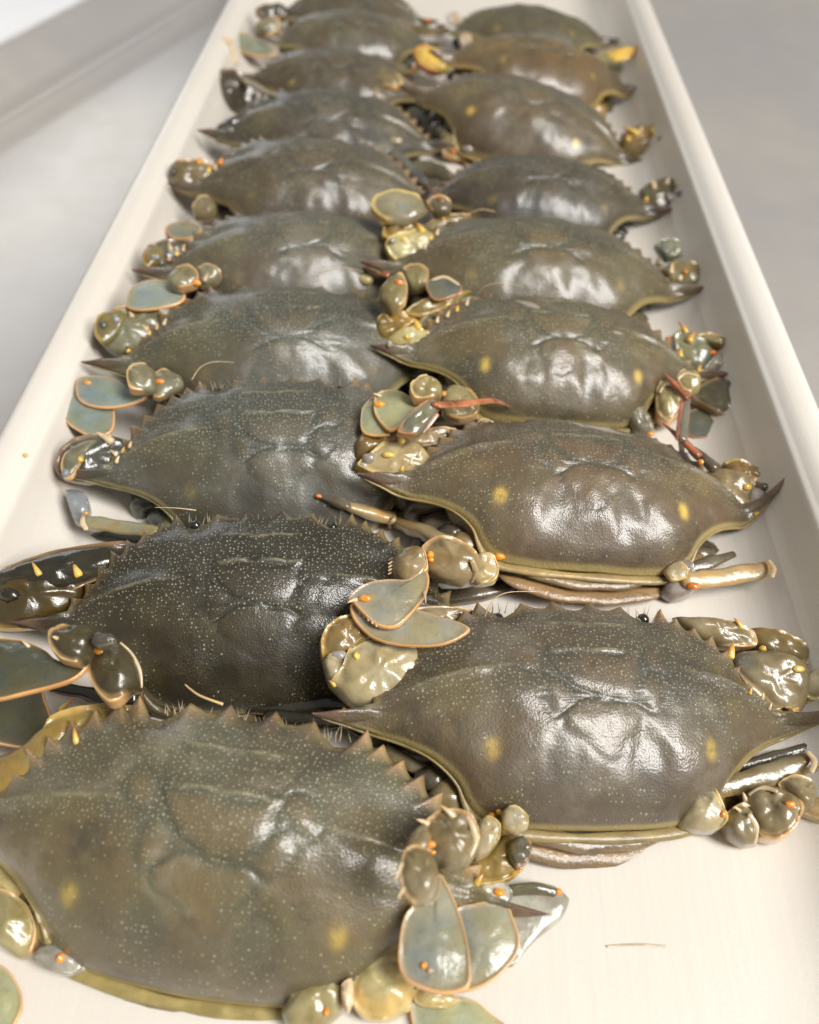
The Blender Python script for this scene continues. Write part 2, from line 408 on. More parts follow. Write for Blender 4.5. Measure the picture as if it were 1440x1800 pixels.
    spot = np.exp(-(((ax - .40 - .01 * np.sin(seed)) / .026) ** 2 + ((y + .215) / .036) ** 2) ** 1.5)
    gran = (1.15 * sstep(-.16, .10, y) + .18) * sstep(.995, .93, t_) * (1 - spn)
    pale = sstep(.955, .995, t_) * (y < -.08) * sstep(.95, .7, ax) + .55 * sstep(.95, 1.0, t_) * (y > -.05) * (ax > .1)
    tip = np.clip(sstep(.86, 1.0, ax) * .95 + tooth ** .9 * par['tooth'], 0, 1)
    front = sstep(-.15, .1, y)
    paint = np.stack([groove * .8, ridge * inner, gran, np.clip(spot * par['spot'], 0, 1)], 1)
    paint2 = np.stack([tip, front, pale, lobe], 1)
    scf = np.zeros(len(x))
    for (qx, qy, rx, ry, an) in par['scuff']:
        u = (x - qx) * math.cos(an) + (y - qy) * math.sin(an); v_ = -(x - qx) * math.sin(an) + (y - qy) * math.cos(an)
        dq = (u / rx) ** 2 + (v_ / ry) ** 2 + .9 * nz
        scf = np.maximum(scf, sstep(1.25, .8, dq))
    zone = np.stack([np.maximum(np.exp(-((ax - .50) / .15) ** 2 - ((y + .03) / .12) ** 2) * par['olive'], par['rear'] * sstep(.05, -.15, y)), np.exp(-((ax - .28) / .075) ** 2 - ((y - .27) / .05) ** 2), sstep(.45, .2, ax) * sstep(-.16, -.3, y), scf], 1)
    V = np.stack([x, y, z], 1)
    # underside
    last = V[-n:]
    for fr, dz in ((.992, -.022), (.95, -.040), (.85, -.05), (.6, -.06)):
        U = last.copy(); U[:, :2] = c + (last[:, :2] - c) * fr
        if fr < .97: U[:, :2] = c + (S - c) * fr
        U[:, 2] = np.minimum(last[:, 2] + dz, last[:, 2] + dz * (1 - .6 * sstep(.78, .95, np.abs(last[:, 0]))))
        V = np.vstack([V, U]); z0 = np.zeros((n, 4))
        pu = z0.copy(); p2 = z0.copy(); p2[:, 2] = .5; p2[:, 0] = paint2[-n:, 0] * .6
        paint = np.vstack([paint, pu]) if False else np.vstack([paint, z0]); paint2 = np.vstack([paint2[:len(V) - n], p2]); zone = np.vstack([zone, z0])
    R_ = len(ts) + 4
    F = grid_faces(R_, n)
    # cap the centre
    V = np.vstack([V, [[0, -.05, zfun(np.array([0.]), np.array([-.05]), par)[0] + z[0] - zfun(x[:1], y[:1], par)[0]]]])
    paint = np.vstack([paint, paint[:1]]); paint2 = np.vstack([paint2, paint2[:1]]); zone = np.vstack([zone, zone[:1]])
    ci = len(V) - 1
    F += [(ci, (j + 1) % n, j) for j in range(n)]
    V[:, 1] *= par['ly']
    # bent spines
    for sgn, key in ((1, 'bendR'), (-1, 'bendL')):
        bx = par.get(key)
        if bx:
            k = np.clip((V[:, 0] * sgn - .78) / .22, 0, 1) ** 1.3
            V[:, 1] += bx[0] * k; V[:, 2] += bx[1] * k; V[:, 0] += sgn * bx[2] * k
    A = np.array(mw); W = (V * s) @ A[:3, :3].T + A[:3, 3]
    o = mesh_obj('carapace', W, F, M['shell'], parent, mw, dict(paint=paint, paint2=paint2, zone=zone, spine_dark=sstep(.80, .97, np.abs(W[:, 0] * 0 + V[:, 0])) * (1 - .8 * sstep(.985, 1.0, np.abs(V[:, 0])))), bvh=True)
    return o, S * np.array([1, par['ly']]), last
def sweep(path, ra, rb, n=10, upv=None, closed=False):
    """tube along path; ra sideways, rb along up"""
    P = np.asarray(path, float); k = len(P); V = []
    for i in range(k):
        t = P[min(i + 1, k - 1)] - P[max(i - 1, 0)]; t = t / (np.linalg.norm(t) + 1e-12)
        u = np.array(upv if upv is not None else (0, 0, 1.)); s_ = np.cross(t, u); s_ /= np.linalg.norm(s_) + 1e-12
        u = np.cross(s_, t)
        for j in range(n):
            a = 2 * math.pi * j / n
            V.append(P[i] + s_ * math.cos(a) * ra[i] + u * math.sin(a) * rb[i])
    F = grid_faces(k, n, flip=True)
    F.append(tuple(range(n))); F.append(tuple(range((k - 1) * n, k * n))[::-1])
    return np.array(V), F

# ------------------------------------------------------------------ limb pieces
def hits(pts):
    out = []
    for x, y in pts:
        d = ray(x, y).normalized(); best = None
        for bv in BV:
            h = bv.ray_cast(CP, d)
            if h[0] is not None and (best is None or h[3] < best[1]): best = (h[0], h[3])
        if best: out.append(best[0])
    return out
def plane_for(crab, pts, mode, d, face, thick):
    c = np.mean(pts, 0)
    mwc = MW[crab.name]
    if mode == 'u':                               # tucked against the crab's own margin plane
        cu = (mwc.to_3x3() @ Vector((0, 0, 1))).normalized()
        p = on_plane(c[0], c[1], cu, mwc.translation - cu * d)
        if p.z < .0085 + thick * .55: p = at_z(c[0], c[1], .0085 + thick * .55)
    elif mode == 'z':
        d = max(d, .0075 + thick * .5); p = at_z(c[0], c[1], d); cu = Vector((0, 0, 1))
    else:
        cu = Vector((0, 0, 1)); p = at_z(c[0], c[1], .015)
    n = (cu * (1 - face) + (CP - p).normalized() * face).normalized()
    if mode == 'a':
        q = list(pts) + [((x + c[0]) / 2, (y + c[1]) / 2) for x, y in pts] + [tuple(c)]
        hs = hits(q)
        if hs:
            off = max(n.dot(h) for h in hs) + thick * .5 + d
            p = on_plane(c[0], c[1], n, n * off)
    return p, n
def pillow(crab, name, mat, pts, mode='a', d=0, th=3.0, face=.35, kind='plump', parent=None, bvh=True, lbl=None, down=1.0, blue=None, grow=1.05):
    """an organic segment from its outline: a real inflated body; th = thickness in mm"""
    th = th * .001
    p, n = plane_for(crab, pts, mode, d * .001, face, th * down)
    P = np.array([on_plane(x, y, n, p) for x, y in pts])
    B = catmull(P, 48); k = len(B)
    if kind == 'plump':
        Q = np.asarray(P, float); per = k // len(Q)
        Ln = np.array([Q[i // per] * (1 - (i % per) / per) + Q[(i // per + 1) % len(Q)] * ((i % per) / per) for i in range(k)]); B = B * .55 + Ln * .45
    nn = np.array(n); c = B.mean(0); B = c + (B - c) * grow
    u1 = B[k // 4] - B[3 * k // 4]; u1 /= np.linalg.norm(u1) + 1e-9; sz_ = np.linalg.norm(B - c, axis=1).mean()
    seed = random.random() * 50
    prof = ([(1, 0, 1), (.99, .12, 1), (.97, .30, 1), (.95, .42, .8), (.88, .66, .25), (.76, .84, .05), (.6, .94, 0), (.4, .99, 0), (.2, 1, 0), (.08, 1, 0)] if kind == 'plump' else
            [(1, 0, 1), (.99, .40, 1), (.97, .62, .85), (.945, .60, .40), (.91, .46, .12), (.82, .52, .04), (.6, .74, 0), (.4, .9, 0), (.2, 1, 0)])
    V = []; E = []
    ft = np.fft.fft(B - c, axis=0); fq = np.abs(np.fft.fftfreq(k) * k); ft[fq > 2.5] = 0; BS = c + np.real(np.fft.ifft(ft, axis=0))
    k0 = random.random(); kw = .22 + .14 * random.random()
    def keel(j):
        u = abs(((j / k - k0 + .5) % 1) - .5); return max(0, min(1, (kw - u) / .06))
    for r, h, e in prof:
        w_ = min(1, max(0, (1 - r) / .2)) if kind == 'plump' else 0
        for j_, (q, qs) in enumerate(zip(B, BS)):
            kk = keel(j_) if kind == 'plump' else 1
            hk = h + (.42 * kk * math.exp(-((r - .95) / .035) ** 2) if kind == 'plump' else 0)
            v = c + ((q - c) * (1 - w_) + (qs - c) * w_) * r
            nz = noise.noise(Vector(v * 150) + Vector((seed, 0, 0))) * .22 + noise.noise(Vector(v * 380) + Vector((seed, 0, 0))) * .14
            rg = .16 * math.exp(-((float((v - c) @ u1) / sz_ - .42) / .07) ** 2) if kind == 'plump' else 0
            V.append(v + nn * th * (hk * (1 + (nz - rg) * (1 if h > .3 else 0)))); E.append(e if kind != 'plump' else (kk * (1 if r > .93 else (.45 if r > .86 else 0))))
    top = len(prof)
    nz = noise.noise(Vector(c * 150) + Vector((seed, 0, 0))) * .22 + noise.noise(Vector(c * 380) + Vector((seed, 0, 0))) * .14
    V.append(c + nn * th * (1 + nz)); E.append(0)
    F = grid_faces(top, k); base = (top - 1) * k; ci = len(V) - 1
    F += [(base + j, base + (j + 1) % k, ci) for j in range(k)]
    b0 = len(V)
    for r, h in ((.97, -.35), (.8, -.75), (.4, -1)):
        for q in B: V.append(c + (q - c) * r + nn * th * h * .6 * down); E.append(1 if r > .9 else .2)
    for j in range(k): F.append(((j + 1) % k, j, b0 + j, b0 + (j + 1) % k))
    F += [tuple(x + b0 for x in f) for f in grid_faces(3, k, flip=True)]
    F.append(tuple(b0 + 2 * k + j for j in range(k))[::-1])
    # orient outward
    if np.dot(np.cross(B[1] - B[0], c - B[0]), nn) < 0: F = [f[::-1] for f in F]
    BL = np.zeros(len(V))
    if blue:
        bp_ = on_plane(blue[0], blue[1], n, p); br = blue[2] * mpp(bp_)
        BL = np.clip(1.3 - np.linalg.norm(np.array(V) - np.array(bp_), axis=1) / br, 0, .9)
    o = mesh_obj(name, V, F, M[mat], parent or crab, attrs=dict(edge=E, blue=BL), bvh=bvh)
    o.color = crab.color
    if lbl: o['label'] = lbl
    o_plane[o.name] = (p, n)
    return o
o_plane = {}
def point_at(crab, x, y, mode, d, clear=0.0):
    if mode == 'a':
        h = hits([(x, y)])
        if h:
            v = (CP - h[0]).normalized(); return h[0] + (v * .3 + Vector((0, 0, .7))) * clear + v * d * .001
        return at_z(x, y, .004 + clear)
    if mode == 'z': return at_z(x, y, d * .001)
    mwc = MW[crab.name]; cu = (mwc.to_3x3() @ Vector((0, 0, 1))).normalized()
    p = on_plane(x, y, cu, mwc.translation - cu * d * .001)
    return p if p.z > .013 else at_z(x, y, .013)
def knob(crab, x, y, r, parent=None, mat='knob', mode='a', d=0, sq=.8, bvh=True, name='joint_knob'):
    P = point_at(crab, x, y, mode, d); R_ = r * mpp(P)
    V = []; nl, nv = 12, 7
    for i in range(nv):
        a = math.pi * (i + .5) / nv
        for j in range(nl):
            b_ = 2 * math.pi * j / nl
            v = Vector((math.sin(a) * math.cos(b_), math.sin(a) * math.sin(b_) * sq, math.cos(a) * .75))
            v.x *= 1 + .35 * math.sin(x * 3.1 + y); v *= 1 + .25 * noise.noise(v * 1.6 + Vector((x, y, 0)))
            V.append(P + v * R_)
    F = grid_faces(nv, nl, flip=True) + [tuple(range(nl))[::-1][::-1], tuple(range((nv - 1) * nl, nv * nl))[::-1]]
    o = mesh_obj(name, V, F, M[mat], parent or crab, attrs=dict(edge=np.zeros(len(V))), bvh=bvh)
    o.color = crab.color
    return o
def tube(crab, name, mat, pts, parent=None, mode='a', d=0, flat=.75, lift=True, bvh=True, ridge=.12, lbl=None):
    """pts: (x, y, r) or (x, y, r, z_mm) in photo pixels, run through real space at its own depth"""
    P, R_ = [], []
    for q in pts:
        x, y, r = q[:3]
        if len(q) > 3: p = at_z(x, y, q[3] * .001)
        else:
            p = point_at(crab, x, y, mode, d)
            if mode == 'a': p = point_at(crab, x, y, mode, d, clear=r * mpp(p) * flat * .8)
        P.append(p); R_.append(r * mpp(p))
    if mode == 'a' and len(P) > 2 and len(pts[0]) < 4:
        z = [p.z for p in P]
        P = [at_z(q[0], q[1], max(p.z, z[0] + (z[-1] - z[0]) * i / (len(P) - 1))) for i, (q, p) in enumerate(zip(pts, P))]
    A = np.hstack([np.array([list(p) for p in P]), np.array(R_)[:, None]])
    S = catmull(A, 5 * (len(A) - 1) + 1, False)
    C, r = S[:, :3], S[:, 3]
    t0 = C[1] - C[0]; t1 = C[-1] - C[-2]
    t0 = t0 / np.linalg.norm(t0); t1 = t1 / np.linalg.norm(t1)
    C = np.vstack([C[0] - t0 * r[0] * .55, C[0] - t0 * r[0] * .35, C, C[-1] + t1 * r[-1] * .35, C[-1] + t1 * r[-1] * .55])
    r = np.concatenate([[r[0] * .35, r[0] * .75], r, [r[-1] * .75, r[-1] * .35]])
    V, F = sweep(C, r, r * flat, 14)
    n = 14
    for i in range(len(C)):          # a keel along the top and side
        for j in range(n):
            a = 2 * math.pi * j / n
            V[i * n + j] += (V[i * n + j] - C[i]) * (ridge * math.cos(a * 3) + .30 * noise.noise(Vector(V[i * n + j] * 170)) + .12 * noise.noise(Vector(V[i * n + j] * 420)))
    E = np.tile([.6 if j in (0, 7) else 0 for j in range(n)], len(C))
    o = mesh_obj(name, V, F, M[mat], parent or crab, attrs=dict(edge=E), bvh=bvh)
    o.color = crab.color
    if lbl: o['label'] = lbl
    return o
def spine(crab, x0, y0, x1, y1, r, parent=None, mat='spine', mode='a', d=0, rise=1.5, name='spine'):
    a = point_at(crab, x0, y0, mode, d); b_ = at_z(x1, y1, a.z + rise * .001)
    R_ = r * mpp(a); a = np.array(a); b_ = np.array(b_); mid = (a + b_) / 2 + np.array([0, 0, .12 * np.linalg.norm(b_ - a)])
    C = np.array([a - (mid - a) * .3, a, a * .35 + mid * .65, mid * .5 + b_ * .5, b_]); r_ = np.array([.8, 1, .72, .38, .04]) * R_
    V, F = sweep(C, r_, r_, 9)
    E = np.repeat([0, 0, .1, .75, 1], 9)
    return mesh_obj(name, V, F, M[mat], parent or crab, attrs=dict(edge=E))
def bodyparts(crab, s, mw, par, S, detail):
    A = np.array(mw)
    tw = lambda V: (np.asarray(V) * s) @ A[:3, :3].T + A[:3, 3]
    # thorax under the shell
    V = []; nl = 40; rows = [(.93, -.015), (1.0, -.06), (.98, -.13), (.85, -.20), (.6, -.25), (.25, -.27)]
    for rr, z in rows:
        for j in range(nl):
            a = 2 * math.pi * j / nl; cx, sy = math.cos(a), math.sin(a)
            x = .60 * rr * math.copysign(abs(cx) ** .75, cx); y = (-.06 + .34 * rr * math.copysign(abs(sy) ** .8, sy)) * par['ly']
            V.append((x, y, z + .004 * math.sin(a * 22)))
    F = grid_faces(len(rows), nl, flip=True) + [tuple(range((len(rows) - 1) * nl, len(rows) * nl))[::-1]]
    mesh_obj('body', tw(V), F, M['belly'], crab, mw, dict(edge=np.zeros(len(V))), bvh=detail)
    # yellowish bead along the rear margins, from spine to spine
    idx = [i for i in range(len(S)) if (S[i, 1] < -.085 * par['ly'] and abs(S[i, 0]) < .965)]
    P = S[idx]; st = max(1, len(P) // 90); P = P[::st]
    ax = np.abs(P[:, 0])
    post = sstep(.5, .40, ax)
    c = np.array([0, -.05]); out = P - c; out /= np.linalg.norm(out, axis=1)[:, None]
    zz = zfun(P[:, 0], P[:, 1] / par['ly'], par) - .055 * (1 - .5 * sstep(.74, .9, ax)) - .004 * post
    C = np.stack([P[:, 0] + out[:, 0] * (.004 + .014 * post), P[:, 1] + out[:, 1] * (.004 + .018 * post), zz], 1)
    for sgn, key in ((1, 'bendR'), (-1, 'bendL')):
        bx = par.get(key)
        if bx:
            k = np.clip((C[:, 0] * sgn - .78) / .22, 0, 1) ** 1.3
            C[:, 1] += bx[0] * k; C[:, 2] += bx[1] * k; C[:, 0] += sgn * bx[2] * k
    ra = (.006 + .014 * post) * (1 + .22 * np.sin(P[:, 0] * 19) * np.sin(P[:, 0] * 7 + 2)); ra *= sstep(1.0, .8, ax) * .8 + .2
    V, F = sweep(C, ra, ra * .50 + .0025, 10)
    E = np.tile([1 if j in (0, 1, 9) else 0 for j in range(10)], len(C))
    mesh_obj('shell_rim', tw(V), F, M['rim'], crab, mw, dict(edge=E), bvh=detail)
    # abdomen plates folded under the rear edge
    for k in range(2):
        xs = np.linspace(-1, 1, 21); hw = .345 + .035 * k
        y = (-.485 - .036 * k - .006) * par['ly'] + (.075 - .01 * k) * xs ** 2 + .01 * xs ** 8 + .004 * np.sin(xs * 11 + k * 2)
        z = np.full(21, -.062 - .048 * k) + .012 * xs ** 2
        C = np.stack([xs * hw + .004 * k, y, z], 1)
        w_ = np.clip(1 - np.abs(xs) ** 6, .12, 1)
        V, F = sweep(C, (.034 + .006 * k) * w_, .018 * w_, 10)
        E = np.tile([.7 if j in (4, 5, 6) else (.5 if j in (3, 7) else 0) for j in range(10)], 21)
        o = mesh_obj('abdomen_plate', tw(V), F, M['plate' if k else 'segment_rear'], crab, mw, dict(edge=E), bvh=detail)
    # eyes on short stalks in the orbit notches
    for sgn in (1, -1):
        if par.get('eyeL' if sgn < 0 else 'eyeR', 0) < -.05: continue
        P0 = np.array([.225 * sgn, .28 * par['ly'], -.01]); P1 = np.array([.282 * sgn, .318 * par['ly'], .008 + (par.get('eyeL', -.035) if sgn < 0 else par.get('eyeR', -.035))])
        C = np.array([P0, P0 * .5 + P1 * .5, P1]); V, F = sweep(C, [.022, .018, .026], [.022, .018, .026], 10)
        st_ = mesh_obj('eye_stalk', tw(V), F, M['grey'], crab, attrs=dict(edge=np.zeros(30)))
        V = []
        for i in range(8):
            a = math.pi * (i + .5) / 8
            for j in range(12):
                b_ = 2 * math.pi * j / 12
                V.append(P1 + np.array([.008 * sgn, .008, .008]) + .024 * np.array([math.sin(a) * math.cos(b_), math.sin(a) * math.sin(b_), math.cos(a)]))
        F = grid_faces(8, 12, flip=True) + [tuple(range(12)), tuple(range(84, 96))[::-1]]
        mesh_obj('eyeball', tw(V), F, M['eye'], st_)
    for sgn in (1, -1):      # leg bases showing behind the rear corners
        root_ = None
        for (qx, qy, qz, rx, ry, rz, mt) in ((.50, -.33, -.075, .085, .060, .055, 'limb'), (.43, -.415, -.095, .060, .045, .045, 'grey'), (.56, -.27, -.09, .07, .05, .05, 'dark')):
            V = []
            for i in range(8):
                a = math.pi * (i + .5) / 8
                for j in range(14):
                    b_ = 2 * math.pi * j / 14
                    v = Vector((math.sin(a) * math.cos(b_), math.sin(a) * math.sin(b_), math.cos(a)))
                    v *= 1 + .22 * noise.noise(v * 1.9 + Vector((qx * 40 + s * 900 + sgn, qy * 9, 0)))
                    V.append((sgn * qx + v.x * rx, qy * par['ly'] + v.y * ry, qz + v.z * rz))
            F = grid_faces(8, 14, flip=True) + [tuple(range(14)), tuple(range(98, 112))[::-1]]
            o_ = mesh_obj('leg_base' if root_ is None else 'segment', tw(V), F, M[mt], crab if root_ is None else root_, attrs=dict(edge=np.zeros(len(V))), bvh=detail)
            root_ = root_ or o_
    rg = random.Random(int(s * 1e7))
    for sgn in (1, -1):
        for i in range(3):
            y0 = (.10 - .13 * i) * par['ly']; q = lambda a, b_, c_: np.array([sgn * a, b_, c_])
            j = lambda: rg.uniform(-.03, .03)
            C = catmull([q(.40, y0, -.12), q(.62 + j(), y0 - .03 + j(), -.13), q(.76 + j() - .04 * i, y0 - .05 + j(), -.20), q(.64 + j(), y0 - .14 + j(), -.24), q(.48 + j(), y0 - .20, -.25)], 20, False)
            r_ = np.interp(np.linspace(0, 1, len(C)), [0, .3, .5, .8, 1], [.05, .055, .045, .035, .012])
            V, F = sweep(C, r_, r_ * .8, 8)
            mesh_obj('walking_leg', tw(V), F, M['dark'], crab, mw, dict(edge=np.zeros(len(V))), bvh=detail)
    # setae along the front margin
    if detail:
        V, F = [], []
        rng = random.Random(int(s * 1e6))
        for i in range(46):
            x = rng.uniform(-.36, .36); y0 = (.335 + rng.uniform(-.012, .01)) * par['ly']; b0 = len(V); l_ = rng.uniform(.02, .05)
            dx = rng.uniform(-.02, .02); w_ = .0026
            V += [(x - w_, y0, .012), (x + w_, y0, .012), (x, y0, .018), (x + dx, y0 + l_, .012 + rng.uniform(0, .035))]
            F += [(b0, b0 + 1, b0 + 3), (b0 + 1, b0 + 2, b0 + 3), (b0 + 2, b0, b0 + 3)]
        o = mesh_obj('bristle_fringe', tw(V), F, M['cream'], crab, mw, dict(edge=np.zeros(len(V))), smooth=False); o['kind'] = 'stuff'
def thing(o, label, cat, group=None, kind=None):
    if kind: o['kind'] = kind
    else:
        o['label'] = label; o['category'] = cat
        if group: o['group'] = group
    return o

# ------------------------------------------------------------------ the setting
def rrect(hx, y0, y1, r, n=14):
    P = []
    for cx, cy, a0 in ((hx - r, y1 - r, 0), (-hx + r, y1 - r, 90), (-hx + r, y0 + r, 180), (hx - r, y0 + r, 270)):
        for i in range(n + 1):
            a = math.radians(a0 + 90 * i / n); P.append((cx + r * math.cos(a), cy + r * math.sin(a)))
    return P
def build_tray():
    prof = [(.003, .004), (-.0005, .016), (-.002, .026), (-.0005, .034), (.0, .0365), (.001, .0385), (.0028, .0400), (.0050, .0402), (.0085, .0396),
            (.0118, .0384), (.0132, .0368), (.0142, .0361), (.0150, .0358), (.0158, .0348), (.0164, .0325), (.0188, .0245), (.0225, .0165), (.0275, .0112), (.033, .0084), (.039, .0073), (.046, .007)]
    V, F = [], []
    n = 60
    for ins, z in prof:
        q = rrect(.155 - ins, -.024 + ins, .845 - ins, max(.004, .066 - ins))
        # a little uneven, as moulded plastic is
        for x, y in q: V.append((x + .0005 * math.sin(y * 17), y, z + .0004 * math.sin(y * 9 + x * 20)))
    n = len(q)
    F = grid_faces(len(prof), n)
    F.append(tuple((len(prof) - 1) * n + j for j in range(n)))
    b0 = len(V)
    q = rrect(.150, -.019, .840, .057)
    V += [(x, y, .0005) for x, y in q]
    F.append(tuple(b0 + j for j in range(n))[::-1])
    F += [((j + 1) % n, j, b0 + j, b0 + (j + 1) % n) for j in range(n)]
    mw = Matrix.Translation((0, .41, 0))
    o = mesh_obj('serving_tray', V, F, M['tray'], None, mw, bvh=True)
    return thing(o, 'long cream plastic tray with a rolled rim, filled with two rows of crabs', 'tray')
build_tray()

TZ = -.002
A_ = at_z(0, 245, TZ); B_ = at_z(335, 38, TZ)
u_ = (B_ - A_).normalized(); nrm = Vector((-u_.y, u_.x, 0))
if nrm.x > 0: nrm = -nrm
e_d = (at_z(0, 70, .03) - A_).dot(nrm)
def build_table():
    prof = [(-2.2, 0), (-.06, 0), (-.02, .0005), (-.008, .0025), (-.004, .0065), (0, .0085), (.004, .0088), (.009, .0080), (.02, .013), (e_d - .012, .031), (e_d - .004, .0335), (e_d, .032), (e_d + .002, .026), (e_d + .002, -.03), (e_d - .01, -.03), (e_d - .012, .028 - .05)]
    V = []; us = np.linspace(-1.5, 3.2, 24)
    for d, z in prof:
        for t in us: p = A_ + u_ * t + nrm * d; V.append((p.x, p.y, TZ + z))
    F = grid_faces(len(prof), len(us), closed=False)
    if nrm.cross(u_).z < 0: F = [f[::-1] for f in F]
    F = [f[::-1] for f in F]
    o = mesh_obj('steel_table', V, F, M['steel'], None, Matrix.Translation((0, .4, TZ)), bvh=True)
    return thing(o, 'brushed stainless steel worktable with a raised edge along its left side, under the tray', 'table')
build_table()
V = [(-7, -4, -.85), (7, -4, -.85), (7, 10, -.85), (-7, 10, -.85)]
thing(mesh_obj('floor', V, [(0, 1, 2, 3)], M['white'], None, Matrix.Translation((0, 0, -.85)), smooth=False), '', '', kind='structure')

def build_counter():
    V = []
    for d in (e_d + .03, e_d + 1.2):
        for t in (-1.5, 3.2): p = A_ + u_ * t + nrm * d; V.append((p.x, p.y))
    V = [(x, y, z) for z in (-.02, -.06) for x, y in V]
    F = [(0, 1, 3, 2), (4, 6, 7, 5), (0, 4, 5, 1), (2, 3, 7, 6), (0, 2, 6, 4), (1, 5, 7, 3)]
    thing(mesh_obj('counter', V, F, M['white'], smooth=False), 'white counter top showing in the upper left corner beyond the steel edge', 'counter')
build_counter()
# ------------------------------------------------------------------ the crabs
# name: x, y, z, yaw, pitch, roll, half width, tint, options, label
CR = {
'L1': (-.0445, .0774, .0247, -6.2, 19.5, 3.6, .0879, (1.6, 1.55, 1.3), dict(tooth=.75, lobe=1.1, H=.20, eyeL=-.08, eyeR=-.08), 'grey-green crab at the front left, a pale leg draped over its right side'),
'L2': (-.0476, .1547, .0236, 4.3, 22, 3.5, .0799, (.33, .31, .24), dict(tooth=.2, rear=1, eyeL=.008, spot=0, olive=1.4, gloss=1), 'nearly black glossy crab in the left row, darkest of all'),
'L3': (-.0516, .2242, .0239, 7.4, 24, 4.3, .0819, (.95, 1.04, 1.16), dict(spot=.15, tooth=.6), 'grey crab in the left row directly behind the nearly black one'),
'L4': (-.0571, .2830, .0276, 8.9, 24, 6.9, .0838, (1.0, 1.10, 1.18), dict(spot=.1), 'smooth green-grey crab, fourth from the front in the left row'),
'L5': (-.0585, .3505, .0281, 11.8, 21, 6.8, .0796, (1.2, 1.22, 1.25), dict(spot=.1), 'dull grey-brown crab, fifth from the front in the left row'),
'L6': (-.0623, .4220, .0296, 4.2, 25, 5.4, .0761, (.98, .90, .85), dict(spot=.1), 'brownish crab, sixth from the front in the left row, beside a blue-grey leg'),
'L7': (-.0604, .4836, .0295, 3.9, 26, 5.5, .0752, (.78, .76, .74), dict(spot=.1), 'dark crab, seventh in the left row, beside the black gap between the rows'),
'L8': (-.0641, .5674, .0249, -.8, 20, 4.6, .0693, (.95, .85, .75), dict(spot=.4), 'small brown crab, eighth in the left row'),
'L9': (-.0591, .6360, .0266, 9, 18, 5, .0665, (1.1, 1.08, 1.0), dict(spot=.1), 'grey crab, last but one at the far end of the left row'),
'L10': (-.0652, .6980, .0222, -3.1, 19, 2.1, .0664, (1.0, .95, .85), dict(spot=.1), 'farthest crab of the left row, cut off by the top of the picture'),
'R1': (.0555, .1225, .0239, 4.4, 9.9, 9.0, .0823, (1.22, 1.12, 1.08), dict(tooth=.75, eyeR=.008, bendR=(.02, .15, 0), spot=.55), 'brown-grey crab at the front right, open tray floor before it'),
'R2': (.0617, .2111, .0240, 2.5, 2.5, 8, .0829, (1.4, 1.2, 1.08), dict(tooth=.9, bendR=(.11, .20, -.06), spot=1, scuff=((.13, .235, .12, .022, -.2), (-.02, .24, .05, .008, -.3))), 'warm brown crab with bright yellow spots and a dark upturned right spine'),
'R3': (.0577, .2871, .0261, 2.1, 13.3, 6.8, .0795, (1.4, 1.3, 1.0), dict(tooth=.9, spot=.8, scuff=((-.17, .20, .06, .022, -.6), (.30, .02, .03, .012, 0))), 'olive crab in the right row with a dark forked leg lying over its right side'),
'R4': (.0541, .3478, .0278, 3.2, 13.7, 6.7, .0850, (1.25, 1.18, .95), dict(tooth=.6, spot=.2), 'olive-brown crab, fourth from the front in the right row'),
'R5': (.0622, .4261, .0229, 3.1, 15.7, 5.2, .0738, (.68, .65, .64), dict(spot=.2), 'dark purplish crab, fifth from the front in the right row'),
'R6': (.0577, .5163, .0238, -15.3, 18.9, 11.5, .0812, (1.3, 1.15, 1.0), dict(spot=.9), 'pale brown crab turned askew beside the black gap in the right row'),
'R7': (.0690, .5773, .0299, 5, 8, 11, .0765, (1.6, 1.2, .65), dict(spot=.3), 'yellow-brown crab, last but one in the right row'),
'R8': (.0676, .6653, .0225, 5, 11, 5.5, .0702, (1.0, .98, .8), dict(spot=.3), 'dark olive crab at the far end of the right row'),
}
C = {}; SH = {}
near = ('L1', 'L2', 'L3', 'R1', 'R2', 'R3')
for i, (k, (x, y, z, yaw, pi_, ro, s, tint, opt, lab)) in enumerate(CR.items()):
    yr, pr, rr = map(math.radians, (yaw, pi_, ro))
    R_ = Matrix.Rotation(yr, 3, 'Z') @ Matrix.Rotation(pr, 3, 'X') @ Matrix.Rotation(rr, 3, 'Y')
    mw = Matrix.Translation((x, y, z)) @ R_.to_4x4()
    e = bpy.data.objects.new('blue_crab', None); e.empty_display_size = .02
    e.color = (*tint, 1)
    link(e, None, mw); thing(e, lab, 'crab', 'crabs laid out in two rows on the tray')
    par = dict(H=.205, lobe=1.0, wob=.011, olive=.6, rear=0, scuff=(), spot=.5, tooth=.65, ly=.98); rv = random.Random(90 + i); par.update(H=rv.uniform(.188, .218), lobe=rv.uniform(.45, .9), rear=rv.uniform(0, .35), wob=rv.uniform(.007, .014), ly=rv.uniform(.955, 1.01), olive=rv.uniform(.3, 1)); par.update(opt)
    dense = 2 if k in near else 1
    o, S, last = make_carapace(e, s, mw, par, dense, 11 + i * 7)
    bodyparts(e, s, mw, par, S, k in near)
    C[k] = e

